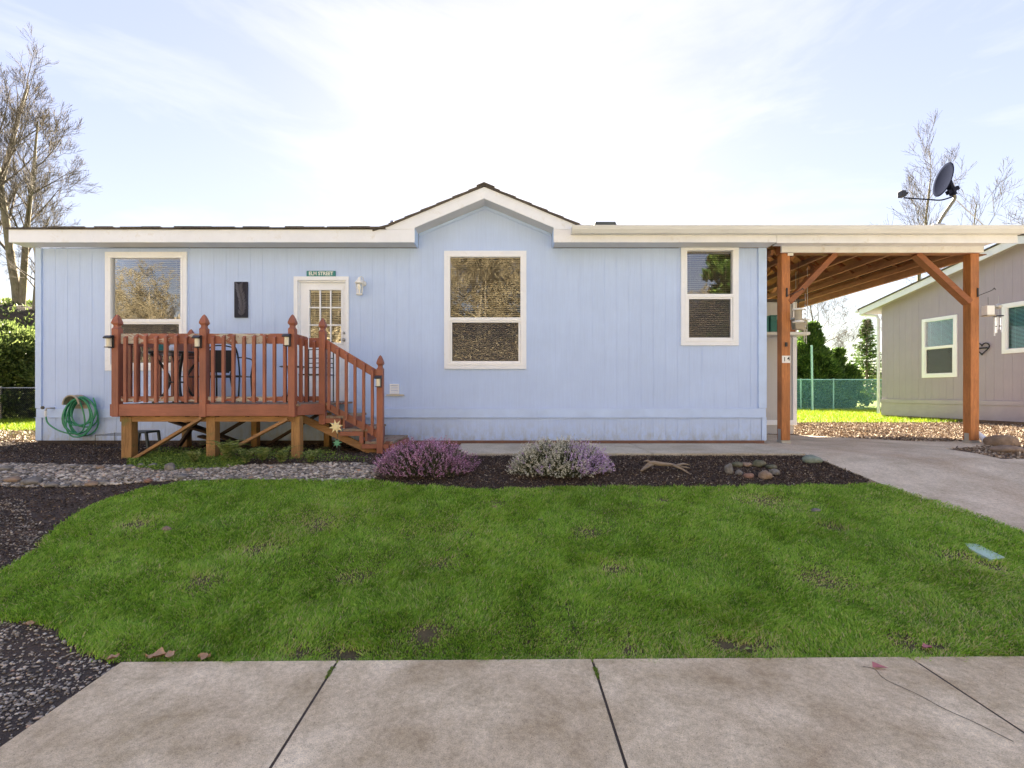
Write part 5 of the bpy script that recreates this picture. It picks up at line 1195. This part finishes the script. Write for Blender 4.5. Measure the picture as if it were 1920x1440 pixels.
# garden stakes
def stake(px,py,ybase,label,kind):
    y=gp(px,ybase)[1]; kk=y/F; x=(px-CX)*kk; zc=CAMZ+(CY-py)*kk; t=thing('garden_stake',label,'garden ornament',(x,y,zg(y)),'garden stakes by the steps')
    xb=x+(.06 if kind=='sun' else -.0)
    MB().tube([(xb+.01,y+.01,zg(y)-.02),(x,y+.01,zc)],.004,6).build('rod',M['black'],t)
    m=MB(); N_=8 if kind=='sun' else 7; pts=[]
    for i in range(N_*2):
        a=2*PI*i/(N_*2)+.2; r_=(.095 if i%2==0 else .042) if kind=='sun' else ((.06 if i%2==0 else .026)); 
        if kind!='sun' and i==0: r_=.07
        pts.append((x+r_*math.cos(a),zc+r_*math.sin(a)))
        if kind=='sun' and i%2==0: pass
    m.prism(pts,y-.006,y+.002,'y'); m.build('ornament_face',M['sunorn'] if kind=='sun' else M['leaforn'],t,bevel=.002)
    if kind=='sun': MB().lathe((0,0,0),[(.001,0),(.03,.0),(.04,.0)],3) if False else MB().tube([(x,y-.006,zc),(x,y-.014,zc)],[.038,.028],18).build('disc',M['sunorn'],t)
stake(630,800,872,'cream sun-shaped garden stake in front of the steps','sun'); stake(632,831,874,'green maple leaf garden stake below the sun ornament','leaf')
# utility lid in the lawn, leaves, twig
c=[gp(*p) for p in ((1809,1025),(1832,1026),(1885,1052),(1858,1056),(1818,1035))]; zc=zg(sum(p[1] for p in c)/5)
ld_=thing('utility_lid','faded aqua utility lid set in the lawn near the driveway','utility lid',(c[0][0],c[0][1],zc))
m=MB(); vs=[(x,y,zg(y)+.03) for x,y in c]+[(x,y,zg(y)-.03) for x,y in c]; m.add(vs,[tuple(range(5))[::-1],(5,6,7,8,9)]+[(i,(i+1)%5,(i+1)%5+5,i+5) for i in range(5)]); m.build('cover',M['aqua'],ld_,bevel=.004)
def deadleaf(px,py,s,label,rot=0,mat='leaf',g='fallen leaves at the sidewalk edge',curl=.4):
    c=gp(px,py) ; z=(-.64 if c[1]<2.70 else zg(c[1])+.02); n=8; m=MB(); vs=[];fs=[]
    for i in range(n+1):
        t=i/n; w_=s*.42*math.sin(t**1.3*PI)**1.1*(1+.28*math.sin(t*17+px))+.001; zz=z+.008+s*curl*(t-.5)**2
        for q in (-1,0,1): vs.append((c[0]+math.cos(rot)*s*(t-.5)-math.sin(rot)*w_*q,c[1]+math.sin(rot)*s*(t-.5)+math.cos(rot)*w_*q,zz+abs(q)*s*curl*(.5+.3*math.sin(px+i))))
    for i in range(n):
        for q in (0,1): a=i*3+q; fs.append((a,a+1,a+4,a+3))
    return tag(m.add(vs,fs).build('dead_leaf',M[mat],smooth=True),label,'leaf',g)
deadleaf(292,1242,.10,'large curled brown leaf at the left of the sidewalk edge',.3); deadleaf(318,1240,.08,'second curled brown leaf touching the large one',2.2); deadleaf(383,1243,.07,'brown leaf lying right of the two curled leaves',.1)
deadleaf(212,1246,.06,'small brown leaf at the sidewalk corner',1.0); deadleaf(1738,1224,.06,'reddish leaf at the right end of the sidewalk edge',.1,'pinkleaf'); deadleaf(55,1180,.06,'brown leaf on the gravel at the left lawn edge',.4)
c=gp(1640,1255); tw_=thing('fallen_twig','long thin twig with a pink leaf lying on the sidewalk','twig',(1.9,2.6,-.64))
def spt(px,py): d=1.5*F/(py-CY); return ((px-CX)*d/F,d,-.636)
MB().tube(cr([spt(1618,1251),spt(1640,1256),spt(1660,1275),spt(1720,1303),spt(1770,1330),spt(1830,1357),spt(1900,1392)]),.0014,5).build('stem',M['twig'],tw_)
a=spt(1643,1254); MB().add([(a[0]-.02,a[1],a[2]+.004),(a[0],a[1]+.03,a[2]+.02),(a[0]+.06,a[1]-.01,a[2]+.006),(a[0]+.01,a[1]-.012,a[2]+.012)],[(0,3,2,1)]).build('leaf',M['pinkleaf'],tw_)
k_=1500; X=np.where(rng.random(k_)<.55,.48+.012*(rng.random(k_)-.5),-.945+.012*(rng.random(k_)-.5)); Y=2.0+.7*rng.random(k_); ok=fbm(Y*3,Y,5,8)>.05; X=X[ok];Y=Y[ok]
tag(leaves('joint_moss',np.stack([X,Y,-.65+0*X],1),rng.normal(size=(len(X),3))*.35+np.array([0,0,1]),.022,.006,M['cover']),'tiny tufts of moss growing in the sidewalk joints','moss',kind='stuff')
# small weed at the sidewalk edge
c=gp(1388,1222); wr=thing('weed','small round-leaved green weed at the sidewalk edge','plant',(c[0],c[1],zg(c[1])))
C=np.array([[.0,0,.01],[.02,-.02,.01],[-.02,.01,.02],[.03,.01,.01]]); leaves('leaf_cluster',C,C*np.array([1,1,0])+np.array([.01,-.02,.012]),.035,.03,M['cover'],wr)
